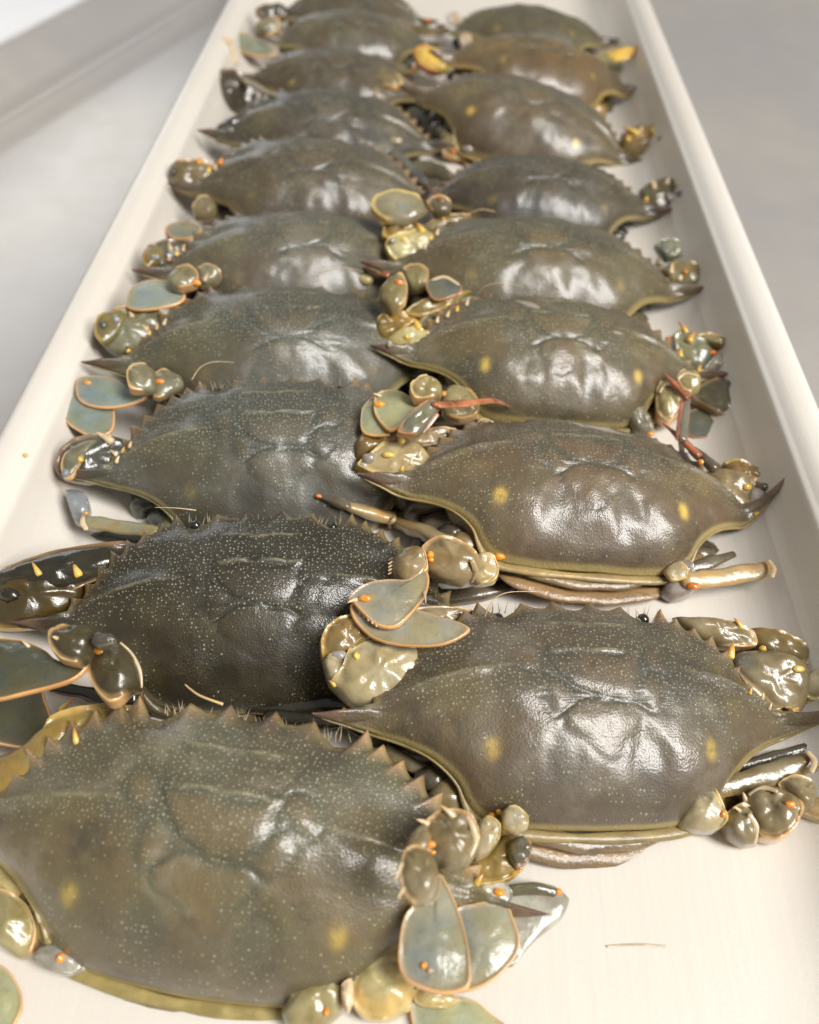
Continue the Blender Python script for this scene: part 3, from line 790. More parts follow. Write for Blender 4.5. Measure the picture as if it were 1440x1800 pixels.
class Limb:
    def __init__(self, crab, name, lbl=None): self.c = C[crab]; self.n = name; self.root = None; self.lbl = lbl
    def _add(self, fn, name, *a, **k):
        if self.root is None:
            o = fn(name=self.n, *a, **k); self.root = o
            if self.lbl: o['label'] = self.lbl
        else: o = fn(name=name, parent=self.root, *a, **k)
        return o
    def p(self, mat, pts, mode='a', d=0, th=3., face=.35, kind='plump', name='segment', **k):
        self._add(lambda name, **kk: pillow(self.c, name, mat, pts, mode, d, th, face, kind, **kk), name, **k); return self
    def pad(self, pts, mat='paddle', mode='a', d=0, th=1.7, face=.15, name='paddle', **k):
        return self.p(mat, pts, mode, d, th, face, 'plate', name, **k)
    def t(self, mat, pts, name='segment', **k):
        self._add(lambda name, **kk: tube(self.c, name, mat, pts, **kk), name, **k); return self
    def k(self, x, y, r, mat='knob', name='joint_knob', **k):
        knob(self.c, x, y, r, parent=self.root, mat=mat, name=name, **k); return self
    def s(self, x0, y0, x1, y1, r, mat='spine', name='spine', **k):
        spine(self.c, x0, y0, x1, y1, r, parent=self.root, mat=mat, name=name, **k); return self

# ---- claws tucked under the shells (built first, everything else is laid over them)
U = dict(mode='u')
a = Limb('L1', 'claw')
a.p('olive', [(98,1262),(133,1247),(191,1240),(240,1248),(230,1300),(150,1340),(90,1385),(40,1430),(-20,1440),(-30,1345),(44,1315),(85,1293)], mode='u', d=8, th=8, blue=(103,1300,24))
a.s(134,1303,130,1275,6)
a = Limb('L1', 'claw')          # right claw, pushed out beside the swimming leg
a.p('olive', [(828,1512),(866,1486),(890,1470),(913,1472),(932,1488),(923,1521),(902,1544),(877,1554),(836,1562),(829,1543),(810,1541),(808,1524)], mode='z', d=14, th=6)
a.p('dark', [(895,1482),(918,1471),(934,1490),(927,1517),(908,1527),(894,1508)], d=-2, th=4)
a.p('dark', [(770,1532),(800,1538),(838,1560),(834,1580),(800,1607),(770,1590)], mode='z', d=12, th=6)
a.s(838,1552,850,1535,7).s(902,1536,920,1529,7).k(884,1461,6)
a = Limb('L1', 'walking_leg', 'pale translucent leg pointing toward the open tray floor')
a.p('grey', [(893,1560),(940,1553),(973,1560),(998,1582),(984,1617),(938,1655),(902,1696),(880,1690),(885,1600)], mode='z', d=8, th=2.2, face=.1)
a.t('dark', [(898,1566,9),(940,1562,10),(975,1568,8)], mode='a')
a.p('grey', [(827,1568),(850,1555),(880,1550),(898,1570),(897,1592),(860,1594),(833,1586)], mode='z', d=12, th=5)
a.k(877,1569,9).k(980,1568,8)
a = Limb('L2', 'claw')
a.p('dark', [(-40,1030),(0,1012),(53,989),(105,972),(222,957),(260,975),(220,1010),(158,1030),(127,1046),(60,1040),(0,1050)], mode='u', d=7, th=9)
a.p('olive', [(-30,1030),(20,1018),(60,1008),(120,1008),(150,1022),(146,1052),(116,1090),(62,1106),(0,1108),(-30,1095)], mode='u', d=6, th=8)
a.s(138,1010,128,988,8).s(68,1008,56,987,6).k(16,1046,16,mat='dark',name='knuckle')
a = Limb('R1', 'claw')
a.p('limb', [(727,1074),(800,1073),(830,1082),(815,1100),(780,1108),(736,1092)], mode='u', d=6, th=5)
a.p('olive', [(564,1130),(573,1109),(598,1091),(634,1088),(660,1097),(668,1122),(640,1140),(611,1150),(582,1160),(567,1165)], mode='u', d=5, th=8, face=.5)
a.p('pearl', [(567,1165),(582,1156),(613,1163),(611,1188),(594,1200),(577,1203)], mode='u', d=6, th=7, face=.5)
a.p('pearl', [(613,1148),(630,1130),(657,1121),(707,1128),(735,1136),(745,1165),(730,1195),(715,1230),(690,1245),(652,1255),(619,1243),(592,1219),(580,1203),(603,1180)], mode='u', d=6, th=9, face=.45, blue=(712,1165,22))
a.k(596,1152,13,mat='grey',name='knuckle').k(627,1153,9,mat='spine').s(588,1204,578,1196,5)
a.k(606,1249,8,mode='u',d=10)
a = Limb('R1', 'claw')
a.p('limb', [(1185,1088),(1242,1092),(1283,1102),(1314,1117),(1321,1142),(1273,1142),(1235,1135),(1200,1112)], mode='u', d=7, th=7, face=.3)
a.p('olive', [(1312,1112),(1325,1107),(1360,1114),(1396,1130),(1434,1158),(1414,1175),(1360,1158),(1329,1150)], mode='u', d=6, th=7, face=.4)
a.p('limb', [(1285,1165),(1300,1150),(1360,1148),(1406,1166),(1416,1186),(1410,1244),(1388,1259),(1368,1247),(1350,1255),(1320,1230),(1300,1210),(1288,1185)], mode='u', d=5, th=8, face=.4, blue=(1312,1182,34))
a.p('pearl', [(1404,1191),(1434,1181),(1452,1198),(1452,1226),(1421,1236),(1404,1226)], mode='u', d=6, th=7)
a.s(1284,1153,1289,1126,8).s(1341,1141,1355,1117,7).s(1303,1102,1290,1086,5).k(1403,1176,9,mat='spine').s(1390,1250,1408,1243,5).s(1420,1233,1442,1228,4)
a.p('cream', [(1375,1262),(1392,1258),(1396,1275),(1388,1283),(1376,1278)], mode='u', d=8, th=3)
a = Limb('R2', 'claw')
a.p('limb', [(703,768),(733,762),(767,760),(800,762),(790,785),(739,790),(717,786)], mode='u', d=6, th=5)
a.p('olive', [(620,790),(634,767),(669,759),(694,761),(703,784),(672,797),(645,802),(628,818)], mode='u', d=4, th=8, face=.5)
a.p('pearl', [(672,788),(711,780),(739,792),(755,812),(745,838),(700,848),(660,842),(626,825),(648,810)], mode='u', d=4, th=8, face=.45)
a.k(648,806,13,mat='grey',name='knuckle').k(683,800,8,mat='spine').s(707,778,695,762,8).k(640,818,9,mat='grey',name='knuckle')
a = Limb('R2', 'claw')
a.p('olive', [(1262,826),(1280,820),(1300,822),(1325,834),(1345,856),(1340,872),(1315,862),(1271,848)], mode='u', d=4, th=8, face=.4)
a.p('limb', [(1224,842),(1247,832),(1283,834),(1318,848),(1318,870),(1312,906),(1290,914),(1262,900),(1240,872)], mode='u', d=4, th=8, face=.4, blue=(1240,850,20))
a.p('grey', [(1308,867),(1335,862),(1346,872),(1341,893),(1320,908),(1304,903)], mode='u', d=5, th=7)
a.k(1313,856,8,mat='spine').k(1340,856,10,mat='dark',name='knuckle').k(1223,830,8,mode='u',d=2)
a.s(1328,904,1336,900,4)
a = Limb('R3', 'claw')
a.p('blue', [(735,570),(777,549),(825,527),(835,540),(798,570),(760,592),(740,590)], mode='u', d=7, th=5)
a.p('olive', [(709,556),(725,543),(758,526),(800,517),(827,514),(810,529),(777,548),(738,562)], mode='u', d=4, th=5)
a.p('olive', [(658,590),(663,568),(683,556),(708,557),(727,573),(706,584),(690,592),(673,610)], mode='u', d=3, th=8, face=.5)
a.p('pearl', [(676,601),(704,584),(727,580),(752,592),(756,612),(735,632),(700,626)], mode='u', d=4, th=7, face=.45)
a.k(715,592,6,mat='spine').s(735,575,723,556,7).k(684,605,9,mat='grey',name='knuckle')
a = Limb('R3', 'claw')
a.p('blue', [(1180,595),(1198,585),(1212,600),(1237,604),(1252,620),(1247,640),(1230,658),(1205,645),(1186,625)], mode='u', d=4, th=6)
a.p('limb', [(1217,598),(1247,593),(1276,609),(1282,626),(1256,620),(1237,608)], mode='u', d=3, th=7)
a.p('grey', [(1254,632),(1281,624),(1283,639),(1271,652),(1252,660),(1230,659)], mode='u', d=4, th=6)
a.k(1252,620,7).k(1178,596,7).s(1205,582,1192,565,5).s(1212,599,1223,581,7).s(1196,625,1196,608,5).s(1228,652,1232,638,5)
a = Limb('R4', 'claw')
a.p('olive', [(671,424),(678,399),(698,388),(725,390),(735,407),(717,419),(700,428)], mode='u', d=2, th=8, face=.5)
a.p('limb', [(745,402),(790,383),(825,384),(800,408),(752,415)], mode='u', d=4, th=5)
a.p('pearl', [(681,428),(717,415),(750,410),(766,425),(755,442),(742,462),(708,473),(688,461),(678,442)], mode='u', d=3, th=8, face=.45)
a.k(710,421,6,mat='spine').s(742,406,730,391,7).k(690,424,8,mat='grey',name='knuckle')
a = Limb('R4', 'claw')
a.p('blue', [(1150,435),(1170,425),(1193,428),(1198,450),(1170,460)], mode='u', d=3, th=5)
a.p('limb', [(1160,478),(1195,466),(1225,475),(1244,494),(1236,512),(1190,518)], mode='u', d=5, th=7)
a.p('grey', [(1220,490),(1240,488),(1248,502),(1235,515),(1218,510)], mode='u', d=4, th=6)
a.s(1185,462,1200,448,6).s(1160,465,1162,448,6,mat='cream').s(1180,478,1182,460,5,mat='cream').s(1195,490,1210,474,5,mat='cream').k(1205,478,6)
a = Limb('R5', 'claw')
a.p('limb', [(1124,337),(1158,321),(1190,321),(1206,340),(1192,368),(1162,387),(1128,369)], mode='u', d=4, th=8)
a.s(1150,330,1144,316,5,mat='cream').s(1190,326,1186,312,4,mat='cream').k(1196,340,7,mat='grey',name='knuckle')
a = Limb('R6', 'claw')
a.p('olive', [(1092,240),(1117,225),(1153,229),(1172,247),(1167,272),(1140,291),(1096,276)], mode='u', d=4, th=8)
a.s(1120,235,1094,224,5,mat='spine').s(1150,235,1144,222,4).k(1160,242,7,mat='grey',name='knuckle')
a = Limb('L3', 'claw')
a.p('dark', [(102,823),(110,796),(132,777),(163,770),(200,773),(235,780),(225,805),(200,840),(159,852),(120,846),(105,835)], mode='u', d=6, th=8, face=.4)
a.p('limb', [(108,822),(118,798),(140,780),(170,776),(150,800),(130,840),(115,842)], d=-2, th=2)
a.s(194,775,166,760,8,mat='cream').k(142,808,8,mat='spine').k(116,832,10,mat='grey',name='knuckle').s(204,800,192,790,4,mat='cream')
a = Limb('L4', 'claw')
a.p('limb', [(166,583),(177,557),(216,547),(272,550),(300,570),(262,625),(215,632),(180,607)], mode='u', d=6, th=8, face=.4)
a.p('olive', [(168,590),(174,562),(200,550),(225,556),(210,585),(185,606)], d=-4, th=3).s(232,556,226,545,5,mat='cream').k(182,572,10,mat='dark',name='knuckle').k(205,562,8,mat='grey',name='knuckle').s(258,580,248,570,5,mat='cream').k(226,617,6,mat='spine')
a = Limb('L5', 'claw')
a.p('dark', [(252,462),(262,440),(290,432),(320,434),(330,455),(300,478),(262,478)], mode='u', d=5, th=8, face=.4)
a.p('olive', [(252,460),(262,442),(288,436),(282,458),(262,474)], d=-4, th=3).s(300,438,296,427,5,mat='cream').k(272,452,7,mat='grey',name='knuckle').k(296,456,4)
a = Limb('L6', 'claw')
a.p('limb', [(296,312),(303,292),(340,286),(376,298),(385,325),(345,345),(310,337)], mode='u', d=5, th=8, face=.4)
a.k(305,303,9,mat='dark',name='knuckle').s(350,287,352,276,5,mat='knob').s(388,288,390,277,5,mat='knob')
a = Limb('L7', 'claw')
a.p('dark', [(376,238),(393,215),(430,208),(450,225),(425,247),(385,250)], mode='u', d=5, th=8, face=.4)
a.k(405,228,7,mat='grey',name='knuckle')
a = Limb('L8', 'claw')
a.p('dark', [(383,155),(388,134),(412,133),(440,152),(470,172),(440,200),(405,196),(388,178)], mode='u', d=4, th=10, face=.4)
a.k(408,150,11,mat='grey',name='knuckle').t('rim', [(425,140,5),(450,152,7),(478,167,5)])
a = Limb('L9', 'claw')
a.p('dark', [(450,24),(480,13),(505,18),(500,36),(470,38)], mode='u', d=4, th=7)
a.p('limb', [(448,50),(460,38),(490,40),(492,60),(468,68),(452,64)], mode='u', d=5, th=7)
a.k(468,50,8,mat='grey',name='knuckle')

# rows of small spines on the claw edges turned to the camera
for k, row in {'R3': [(748,578),(768,566),(786,556),(803,546),(820,536)], 'R2': [(706,826),(722,815),(736,802)], 'L3': [(215,795),(228,786),(205,812)], 'L4': [(262,588),(275,578),(288,570)],
               'R4': [(756,420),(768,412),(746,436)], 'L5': [(310,448),(322,440)], 'L6': [(366,302),(378,298)], 'R5': [(1136,352),(1150,330),(1172,322)], 'R6': [(1104,246),(1126,232),(1146,230)], 'R1': [(1318,1218),(1340,1228),(1352,1246)]}.items():
    cl = [o for o in C[k].children if o.name.startswith('claw')]
    for i, (x, y) in enumerate(row):
        spine(C[k], x, y, x + 5 - 2 * (i % 2), y - 11, 4, parent=cl[0] if x < 1000 else cl[-1], mat='cream' if i % 3 else 'spine')
# ---- walking and swimming legs that stay low, then added dark tubes shading the gaps
a = Limb('R1', 'walking_leg')
a.t('limb', [(680,1318,12),(740,1352,15),(805,1392,14)], mode='z', d=20)
a = Limb('R1', 'walking_leg')
a.t('limb', [(690,1298,8),(745,1322,9),(810,1358,8)], mode='z', d=22)
a = Limb('R1', 'walking_leg', 'straight leg at the rear right, ending in a cream joint')
a.t('limb', [(1250,1388,16),(1340,1364,19),(1424,1338,18)], mode='z', d=15)
a.t('cream', [(1420,1322,4),(1432,1338,5),(1427,1357,4)], mode='z', d=19, name='joint_ring')
a.t('dark', [(1240,1360,13),(1330,1340,13),(1420,1316,11)], mode='z', d=9)
a = Limb('R1', 'swimming_leg', 'rear right swimming leg of plump shiny joints')
a.p('pearl', [(1212,1400),(1235,1385),(1252,1392),(1268,1420),(1275,1448),(1250,1466),(1215,1463),(1190,1450)], mode='z', d=12, th=7, face=.5, blue=(1240,1448,24))
a.p('limb', [(1266,1448),(1280,1430),(1300,1419),(1322,1431),(1332,1459),(1326,1487),(1304,1489),(1278,1475)], mode='z', d=9, th=8, face=.5)
a.p('limb', [(1310,1398),(1339,1386),(1369,1393),(1392,1408),(1405,1428),(1389,1464),(1360,1482),(1330,1476),(1321,1449),(1303,1423)], mode='z', d=11, th=10, face=.5)
a.p('limb', [(1362,1385),(1390,1368),(1425,1380),(1433,1398),(1425,1422),(1406,1430),(1383,1407)], mode='z', d=9, th=8, face=.5)
a.p('amber', [(1396,1428),(1430,1405),(1480,1405),(1500,1440),(1450,1450)], mode='z', d=8, th=5)
a.k(1271,1431,9).k(1389,1414,8).s(1312,1410,1306,1392,6,mat='cream').s(1300,1425,1290,1418,4,mat='cream')
a.t('cream', [(1318,1397,3),(1342,1385,4),(1366,1391,3)], name='edge_ridge').t('cream', [(1318,1432,4),(1330,1455,5),(1326,1482,4)], name='fold')
a = Limb('R2', 'walking_leg', 'straight amber leg pointing at the right tray wall')
a.t('amber', [(1205,1022,16),(1280,1012,17),(1348,1001,15)], mode='z', d=17)
a.t('cream', [(1352,986,4),(1361,1000,5),(1358,1014,4)], mode='z', d=21, name='joint_ring').k(1219,1030,9)
a = Limb('R2', 'walking_leg')
a.t('dark', [(1200,1002,9),(1245,990,10),(1290,974,6)], mode='z', d=14)
a = Limb('R2', 'leg_base')
a.p('grey', [(1160,1044),(1178,1012),(1200,985),(1216,998),(1222,1030),(1212,1050),(1180,1058)], mode='u', d=11, th=6, face=.6)
a.p('pearl', [(1166,1005),(1190,988),(1208,1000),(1205,1018),(1180,1022)], d=-2, th=2)
a = Limb('L1', 'swimming_leg', 'rear left swimming leg of olive joints')
a.p('limb', [(-30,1570),(20,1573),(55,1598),(70,1640),(62,1677),(35,1684),(5,1662),(-30,1640)], mode='z', d=12, th=7)
a.p('amber', [(-10,1512),(50,1538),(100,1578),(130,1612),(118,1640),(80,1640),(40,1590),(-10,1570)], mode='z', d=12, th=4)
a.p('grey', [(60,1682),(80,1663),(125,1658),(142,1680),(152,1706),(120,1716),(80,1704)], mode='z', d=12, th=5, face=.5)
a.k(107,1684,11).s(68,1612,50,1552,4,mat='cream').s(80,1640,68,1585,4,mat='cream')
a.pad([(-60,1700),(0,1700),(26,1725),(38,1760),(30,1792),(5,1822),(-60,1830)], mode='z', d=5)
a = Limb('L1', 'swimming_leg', 'rear right swimming leg folded at the bottom of the picture')
a.p('limb', [(498,1775),(540,1725),(590,1700),(612,1720),(606,1775),(570,1805),(515,1810)], mode='z', d=12, th=6, face=.4)
a.p('amber', [(560,1705),(600,1688),(660,1665),(722,1648),(738,1665),(715,1695),(650,1712),(600,1730)], mode='z', d=14, th=4)
a.p('amber', [(618,1725),(645,1692),(690,1680),(718,1700),(727,1740),(718,1777),(682,1796),(645,1794),(622,1768)], mode='z', d=11, th=7, face=.4)
a.k(573,1778,10).p('cream', [(600,1735),(618,1722),(622,1760),(612,1782),(602,1765)], d=-1, th=3)
a.pad([(724,1762),(745,1768),(790,1760),(830,1760),(860,1783),(890,1810),(880,1860),(760,1870),(730,1810)], mode='z', d=5)
a.p('amber', [(726,1745),(748,1736),(785,1748),(808,1758),(785,1774),(748,1772),(730,1764)], mode='z', d=9, th=4)

a = Limb('R2', 'walking_leg')  # added dark tube painting the shade between the rows, not a leg
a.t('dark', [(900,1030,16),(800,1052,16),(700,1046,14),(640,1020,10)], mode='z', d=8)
a = Limb('R2', 'walking_leg')  # second added tube, dark to stand in for the shaded gap
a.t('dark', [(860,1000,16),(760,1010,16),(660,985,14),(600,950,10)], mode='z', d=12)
a = Limb('R3', 'walking_leg')  # added filler, its dark colour stands for shade between the rows
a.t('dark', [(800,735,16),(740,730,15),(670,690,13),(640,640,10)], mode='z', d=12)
a = Limb('R1', 'walking_leg')  # dark tube added as shade in the gap between the front shells
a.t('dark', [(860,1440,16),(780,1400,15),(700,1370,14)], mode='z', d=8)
a = Limb('L7', 'walking_leg')  # added dark tube standing in for the deep shade of the gap
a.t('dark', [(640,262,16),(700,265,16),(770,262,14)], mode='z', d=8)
a = Limb('L7', 'walking_leg')  # more gap shade as an added dark tube, not a limb
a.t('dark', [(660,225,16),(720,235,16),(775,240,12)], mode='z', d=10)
a = Limb('R6', 'walking_leg')  # another added dark tube, painting shade into the far gap
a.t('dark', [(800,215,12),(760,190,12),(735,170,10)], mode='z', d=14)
for q in ([(640,300,14),(700,320,16),(770,330,14)], [(650,200,14),(705,215,16),(780,215,14)], [(690,430,14),(640,400,12),(600,390,10)], [(720,200,16),(765,225,18),(785,262,14)], [(650,150,12),(700,170,14),(760,170,12)]):  # added dark tubes filling the gap with painted shade, not legs
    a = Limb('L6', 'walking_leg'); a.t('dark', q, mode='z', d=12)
for q in ([(470,1262,14),(560,1266,16),(640,1262,12)], [(440,1242,14),(540,1240,16),(640,1236,14)], [(640,1290,12),(600,1265,12),(560,1250,10)]):  # added dark tubes hiding the bright tray floor between two shells, not legs
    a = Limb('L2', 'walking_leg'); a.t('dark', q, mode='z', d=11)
for q in ([(730,292,14),(760,300,16),(800,318,12)], [(560,800,14),(640,860,14),(700,880,12)], [(640,560,12),(600,590,12)]):  # added dark fillers standing for shade in further gaps, not legs
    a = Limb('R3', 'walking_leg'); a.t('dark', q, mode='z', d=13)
# ---- legs of the far crabs
a = Limb('L9', 'swimming_leg')
a.pad([(407,63),(430,60),(458,75),(486,92),(455,100),(420,88)], mode='u', d=4)
a.t('cream', [(396,66,5),(408,85,6),(414,112,4)])
a = Limb('R8', 'walking_leg')
a.t('cream', [(795,28,11),(812,55,12),(824,84,10)], mode='z', d=24)
a = Limb('L9', 'walking_leg')
a.t('limb', [(700,38,8),(745,55,9),(790,52,8)], mode='z', d=24)
a.k(730,30,7,mat='grey').k(752,36,6,mat='knob').k(715,18,6,mat='grey')
a = Limb('L8', 'claw', 'orange-brown claw in the gap between the rows')
a.p('spine', [(728,95),(750,86),(785,100),(790,125),(760,132),(735,118)], mode='z', d=22, th=6, face=.4)
a.t('limb', [(672,108,6),(700,122,8),(735,128,7)], mode='z', d=28).k(690,86,6,mat='grey').k(722,140,7,mat='grey').k(727,120,5)
a.p('limb', [(660,130),(690,128),(708,150),(690,160),(655,146)], mode='z', d=28, th=5)
a = Limb('R7', 'paddle_leg', 'orange and blue swimming paddle by the right tray wall')
a.pad([(1050,98),(1085,84),(1128,76),(1124,98),(1080,144),(1058,122)], mat='paddle', mode='z', d=16)
a.p('spine', [(1068,94),(1092,86),(1118,84),(1110,102),(1082,108)], d=-1, th=1.5)
a = Limb('R6', 'swimming_leg')
a.p('limb', [(774,250),(800,237),(832,244),(838,270),(812,284),(780,276)], mode='u', d=8, th=7, face=.5).k(797,266,5).k(822,262,9,mat='grey')
a = Limb('R5', 'swimming_leg')
a.p('pearl', [(653,372),(662,350),(698,341),(735,349),(748,374),(718,393),(680,392)], th=4, blue=(708,374,16))
a.p('limb', [(750,362),(770,352),(792,360),(790,378),(765,382)], th=5).k(780,384,4)
a = Limb('L6', 'walking_leg', 'blue-grey leg reaching across to the right row')
a.t('paddled', [(694,268,9),(722,296,10),(750,325,8)])
a.t('brown', [(750,325,6),(775,350,5),(796,370,3)])
a.k(695,248,10,mat='pearl')
a = Limb('L6', 'swimming_leg')
a.pad([(293,403),(310,393),(340,395),(353,405),(336,419),(305,419)])
a.p('limb', [(340,370),(353,353),(370,351),(382,368),(370,386),(345,386)], th=5).k(382,376,6)
a = Limb('L5', 'swimming_leg')
a.pad([(224,533),(234,508),(269,495),(308,502),(324,523),(304,538),(254,546),(228,543)])
a.p('limb', [(297,491),(310,478),(335,475),(349,486),(346,506),(320,513),(301,508)], th=5).k(345,497,7)
a.p('limb', [(349,480),(370,472),(390,486),(380,500),(354,506)], th=5).s(360,492,374,474,5,mat='cream')
a = Limb('R4', 'swimming_leg')
a.p('limb', [(708,478),(735,473),(753,484),(749,506),(733,516),(716,505)], th=5)
a.p('limb', [(668,512),(688,492),(706,490),(716,510),(712,536),(690,552),(670,534)], th=5).k(702,497,7)
a.pad([(752,498),(781,489),(810,505),(801,520),(767,528),(753,514)], mat='paddled')
a.k(642,492,13,mat='pearl',name='segment').t('brown', [(640,470,3),(662,478,6),(682,484,6)])
a.t('cream', [(760,492,2),(782,487,3),(806,500,2)], name='edge_ridge')
a = Limb('R4', 'walking_leg'); a.s(708,560,704,536,9,mode='u',d=10)

# ---- legs lying over other crabs
a = Limb('L4', 'swimming_leg', 'swimming leg with two pale blue-grey paddles edged in orange')
a.p('limb', [(273,661),(297,655),(318,664),(322,680),(305,694),(280,705),(270,698)], th=4)
a.pad([(142,670),(122,683),(112,717),(119,742),(142,759),(163,768),(184,766),(198,754),(200,725),(192,713),(160,700),(140,690)], mode='z', d=29, th=1.6)
a.pad([(140,669),(163,664),(197,668),(215,677),(230,689),(261,691),(257,701),(226,713),(184,718),(151,711),(137,694)], mode='z', d=32, th=1.8)
a.p('limb', [(226,662),(237,650),(257,647),(273,656),(273,688),(251,693),(230,690)], th=5).k(281,671,7,mat='knob').k(154,673,6)
a = Limb('L3', 'walking_leg', 'jointed greenish leg bent below the left spine')
a.p('grey', [(117,865),(150,870),(160,898),(152,926),(134,921),(124,895)], mode='z', d=19, th=5)
a.t('amber', [(152,917,12),(205,925,13),(275,936,12)], mode='z', d=19, ridge=.16)
a.k(151,902,4,mode='z',d=25).t('cream', [(148,905,4),(146,918,5),(152,930,4)], mode='z', d=22, name='joint_ring')
a = Limb('L3', 'walking_leg')  # dark strip standing in for the shade behind the bent leg, not a limb
a.t('dark', [(120,958,14),(200,945,14),(270,960,12)], mode='z', d=6)
a = Limb('L2', 'walking_leg')
a.t('dark', [(92,1206,10),(150,1218,12),(200,1236,11)], mode='z', d=13)
a = Limb('L2', 'swimming_leg', 'large olive swimming leg with an orange-edged paddle at the left frame edge')
a.p('dark', [(209,1238),(232,1216),(252,1216),(249,1242),(222,1252)], mode='z', d=17, th=5)
a.p('limb', [(160,1152),(184,1138),(211,1128),(232,1150),(248,1182),(250,1212),(231,1220),(213,1240),(196,1243),(173,1218),(156,1184)], th=7)
a.pad([(-50,1226),(0,1226),(67,1215),(79,1235),(90,1267),(88,1289),(73,1308),(44,1315),(0,1308),(-50,1300)], th=2, mode='z', d=21)
a.pad([(-50,1128),(0,1127),(22,1128),(44,1132),(67,1141),(84,1150),(98,1163),(124,1172),(152,1172),(144,1185),(124,1199),(89,1210),(44,1221),(0,1231),(-50,1236)], th=2.6)
a.p('limb', [(92,1120),(111,1108),(142,1106),(165,1110),(170,1124),(158,1160),(142,1172),(111,1165),(93,1142)], th=6)
a.p('grey', [(166,1120),(185,1117),(201,1124),(207,1136),(180,1142),(164,1136)], th=4).k(175,1144,10)
a.t('cream', [(212,1130,2),(232,1150,3),(246,1180,3),(249,1208,2)], name='edge_ridge').s(100,1122,92,1119,4,mat='cream').s(50,1136,38,1126,4,mat='cream')
a.s(108,1246,133,1227,5,mode='z',d=18)

a = Limb('R3', 'swimming_leg', 'pearly blue paddle raised between the rows')
a.p('limb', [(784,685),(806,681),(830,696),(842,716),(835,736),(808,744),(781,733),(776,716)], th=5)
a.pad([(640,762),(636,729),(643,713),(658,701),(663,721),(671,746),(684,765)], th=1.8)
a.pad([(663,696),(692,690),(719,701),(732,718),(712,742),(689,758),(671,746),(659,724)], th=2.2)
a.p('limb', [(721,688),(739,674),(758,671),(776,682),(773,703),(750,708),(728,708)], th=6).k(781,693,8).k(667,711,8)
a.s(668,696,655,692,4,mat='cream').s(712,688,705,668,5,mat='olive')
a = Limb('R3', 'walking_leg', 'dark blue leg with a long red-brown tip')
a.p('paddled', [(698,765),(717,740),(739,718),(764,705),(771,721),(757,742),(733,768)], th=4)
a.t('brown', [(769,712,8),(815,710,8),(868,705,6),(897,716,1)])
a.k(764,711,7,mat='brown')
a.t('brown', [(742,762,2),(756,745,4),(768,728,4)], name='edge_ridge')
a = Limb('R3', 'swimming_leg', 'dark rounded swimming leg by the right tray wall')
a.p('grey', [(1100,737),(1115,719),(1132,727),(1148,752),(1145,766),(1120,769)], mode='z', d=12, th=6, face=.5)
a.p('limb', [(1152,692),(1168,673),(1190,679),(1199,701),(1191,734),(1171,749),(1153,736)], mode='z', d=16, th=8, face=.5)
a.pad([(1206,729),(1237,722),(1261,737),(1288,739),(1272,758),(1247,770),(1217,770),(1204,756)], mat='paddled', mode='z', d=8, th=2)
a.p('dark', [(1210,702),(1237,681),(1271,673),(1298,681),(1307,706),(1301,731),(1276,739),(1256,734),(1230,717)], mode='z', d=12, th=6, face=.35)
a.p('limb', [(1187,672),(1198,658),(1215,656),(1231,667),(1228,687),(1212,695),(1198,690)], th=5)
a.k(1143,762,6).t('cream', [(1160,690,2),(1170,676,3),(1188,678,2)], name='edge_ridge').t('cream', [(1192,666,2),(1206,656,3),(1226,661,2)], name='edge_ridge')
a = Limb('R2', 'walking_leg', 'dark red-brown forked leg reaching back over its neighbour')
a.t('dark', [(1258,822,12),(1232,802,10),(1215,790,8)], mode='z', d=26)
a.t('brown', [(1228,800,8),(1196,770,6),(1166,744,2)], mode='z', d=29)
a.t('dark', [(1199,812,6),(1198,790,6),(1197,770,6)], mode='z', d=22)
a.t('paddled', [(1199,772,8),(1202,738,8),(1206,702,8)], mode='z', d=31)
a.t('brown', [(1208,700,7),(1190,680,6),(1168,656,1)], mode='z', d=33)
a.t('brown', [(1190,772,3),(1193,740,3),(1199,706,4)], mode='z', d=32, name='edge_ridge')
a.k(1234,812,7)

a = Limb('R2', 'walking_leg', 'long amber leg stretched over the nearly black crab')
a.t('amber', [(800,962,17),(745,936,16),(696,916,14)], ridge=.14)
a.t('amber', [(690,912,13),(652,901,13),(615,892,11)])
a.t('dark', [(612,891,9),(585,880,8),(558,872,5)])
a.t('cream', [(694,900,4),(690,914,5),(684,926,4)], name='joint_ring').k(686,926,5).k(560,872,5)
a = Limb('R2', 'swimming_leg', 'swimming leg with plump cream joints and two blue-grey paddles over the claw below')
a.p('dark', [(848,988),(868,962),(900,953),(924,972),(920,1000),(882,1004)], mode='u', d=10, th=7, face=.5)
a.p('pearl', [(831,981),(850,976),(868,981),(876,1007),(868,1026),(838,1031),(826,1024)], mode='z', d=27, th=6, face=.6)
a.p('limb', [(741,968),(766,951),(795,951),(822,965),(841,982),(838,1012),(811,1031),(778,1023),(752,1009)], mode='z', d=31, th=7, face=.6)
a.pad([(623,1064),(624,1088),(650,1117),(683,1131),(733,1137),(781,1133),(821,1111),(808,1098),(772,1087),(733,1076),(705,1075),(660,1080)], th=1.8)
a.pad([(616,1053),(642,1031),(683,1023),(719,1023),(744,1008),(752,1021),(745,1050),(719,1083),(694,1103),(664,1100),(641,1080),(624,1062)], th=2.4)
a.p('limb', [(691,986),(710,966),(736,963),(748,979),(752,1005),(733,1019),(711,1029),(693,1014)], mode='z', d=35, th=6, face=.6)
a.k(757,975,9).k(758,984,6).k(877,978,9).k(642,1052,9)
a.t('cream', [(688,1010,2),(685,998,3),(690,984,2)], name='edge_ridge')
for i in range(5): a.s(690, 982 + i * 6, 682, 986 + i * 6, 2.5, mat='cream')
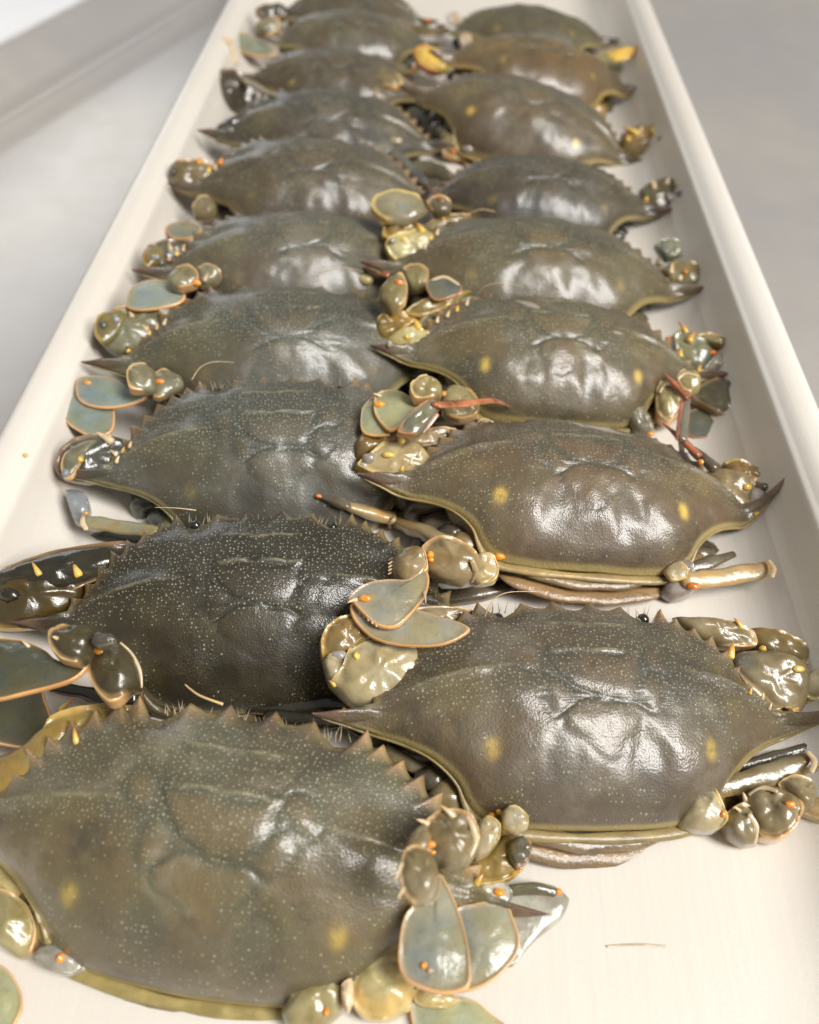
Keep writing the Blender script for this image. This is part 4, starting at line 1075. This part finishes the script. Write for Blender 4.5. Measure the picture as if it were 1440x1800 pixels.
for i in range(6): a.s(634 + i * 7, 1080 + i * 5, 630 + i * 7, 1069 + i * 5, 2.5, mat='cream', rise=.5)
a.s(626,1054,610,1060,4,mat='cream').s(746,1042,749,1062,3,mat='cream')
a.t('pearl', [(830,986,5),(836,1004,6),(828,1022,5)], name='fold')

a = Limb('R1', 'swimming_leg', 'pale swimming leg draped over the front left crab, its paddles edged in orange')
a.p('dark', [(835,1410),(845,1385),(870,1376),(905,1393),(932,1425),(927,1457),(895,1467),(850,1442)], mode='u', d=12, th=7, face=.4)
a.p('pearl', [(883,1427),(905,1418),(926,1434),(927,1456),(905,1469),(884,1458)], d=-1, th=4, face=.6, blue=(905,1440,20))
a.p('pearl', [(845,1443),(862,1438),(879,1453),(877,1476),(858,1503),(836,1512),(834,1475)], mode='z', d=24, th=6, face=.6)
a.pad([(800,1606),(834,1592),(868,1588),(891,1596),(900,1617),(910,1650),(906,1678),(880,1710),(851,1730),(822,1740),(797,1737),(790,1680)], mode='z', d=20, th=2.2)
a.p('limb', [(746,1455),(765,1437),(800,1430),(827,1439),(841,1470),(838,1500),(815,1527),(790,1535),(763,1517),(748,1490)], th=8, face=.5)
a.p('limb', [(712,1500),(722,1468),(745,1450),(756,1468),(757,1495),(742,1506)], th=5, face=.5)
a.pad([(772,1540),(790,1570),(805,1606),(816,1642),(823,1683),(823,1728),(807,1741),(779,1745),(751,1739),(717,1722),(703,1692),(705,1650),(713,1614),(730,1594),(755,1585),(764,1565)], th=2.8)
a.p('limb', [(711,1503),(728,1492),(750,1498),(767,1520),(770,1560),(757,1586),(730,1594),(711,1577),(704,1540)], th=7, face=.5)
a.k(756,1484,8).k(762,1498,6).k(877,1427,8,mat='spine').k(866,1432,6).k(745,1697,9).k(756,1706,7,mat='cream')
a.s(752,1448,731,1440,6,mat='cream').s(796,1434,772,1414,7,mat='cream').s(706,1520,694,1552,4,mat='cream').s(709,1562,699,1583,4,mat='cream')
a.t('cream', [(822,1436,4),(832,1455,5),(836,1480,5),(826,1505,4)], name='fold')
a.t('cream', [(757,1588,3),(768,1572,4),(772,1545,3)], name='edge_ridge')

# ---- antennae
def antenna(k, pts, zs, r=.0002):
    P = [list(at_z(x, y, z * .001)) for (x, y), z in zip(pts, zs)]
    S = catmull(P, 8 * (len(P) - 1), False); V, F = sweep(S, np.linspace(r, r * .4, len(S)), np.linspace(r, r * .4, len(S)), 6)
    mesh_obj('antenna', V, F, M['cream'], C[k], attrs=dict(edge=np.ones(len(V))))
antenna('L3', [(337,668),(352,646),(376,636),(412,637)], [40,44,46,44])
antenna('R3', [(842,514),(858,501),(885,497),(920,504)], [37,42,44,40])
antenna('R1', [(850,1094),(862,1062),(890,1042),(947,1040)], [36,42,44,42])
antenna('L2', [(345,897),(310,893),(272,892)], [41,43,42])
antenna('L1', [(392,1238),(350,1222),(325,1203)], [46,47,48], r=.0004)
antenna('R2', [(868,742),(850,736),(838,744)], [36,38,37])
antenna('R4', [(870,372),(845,368),(820,378)], [38,42,40])
antenna('L4', [(560,482),(600,470),(640,478)], [44,47,44])
# ---- small debris
def strand(name, pts, r, mat, label, cat):
    S = catmull([list(p) for p in pts], 10 * (len(pts) - 1), False)
    rr = np.full(len(S), r); V, F = sweep(S, rr, rr * .5, 6)
    thing(mesh_obj(name, V, F, M[mat], attrs=dict(edge=np.zeros(len(V)))), label, cat)
strand('fibre', [at_z(1067,1664,.0074), at_z(1100,1661,.0072), at_z(1135,1661,.0074), at_z(1172,1664,.0072)], .00028, 'cream', 'thin pale fibre lying on the open tray floor at the front right', 'fibre')
h = hits([(43,803)])[0]
strand('crumb', [h + Vector((-.0008,0,.0003)), h + Vector((0,.0006,.0006)), h + Vector((.0008,0,.0003))], .0007, 'spine', 'tiny orange crumb stuck on the left tray rim', 'crumb')
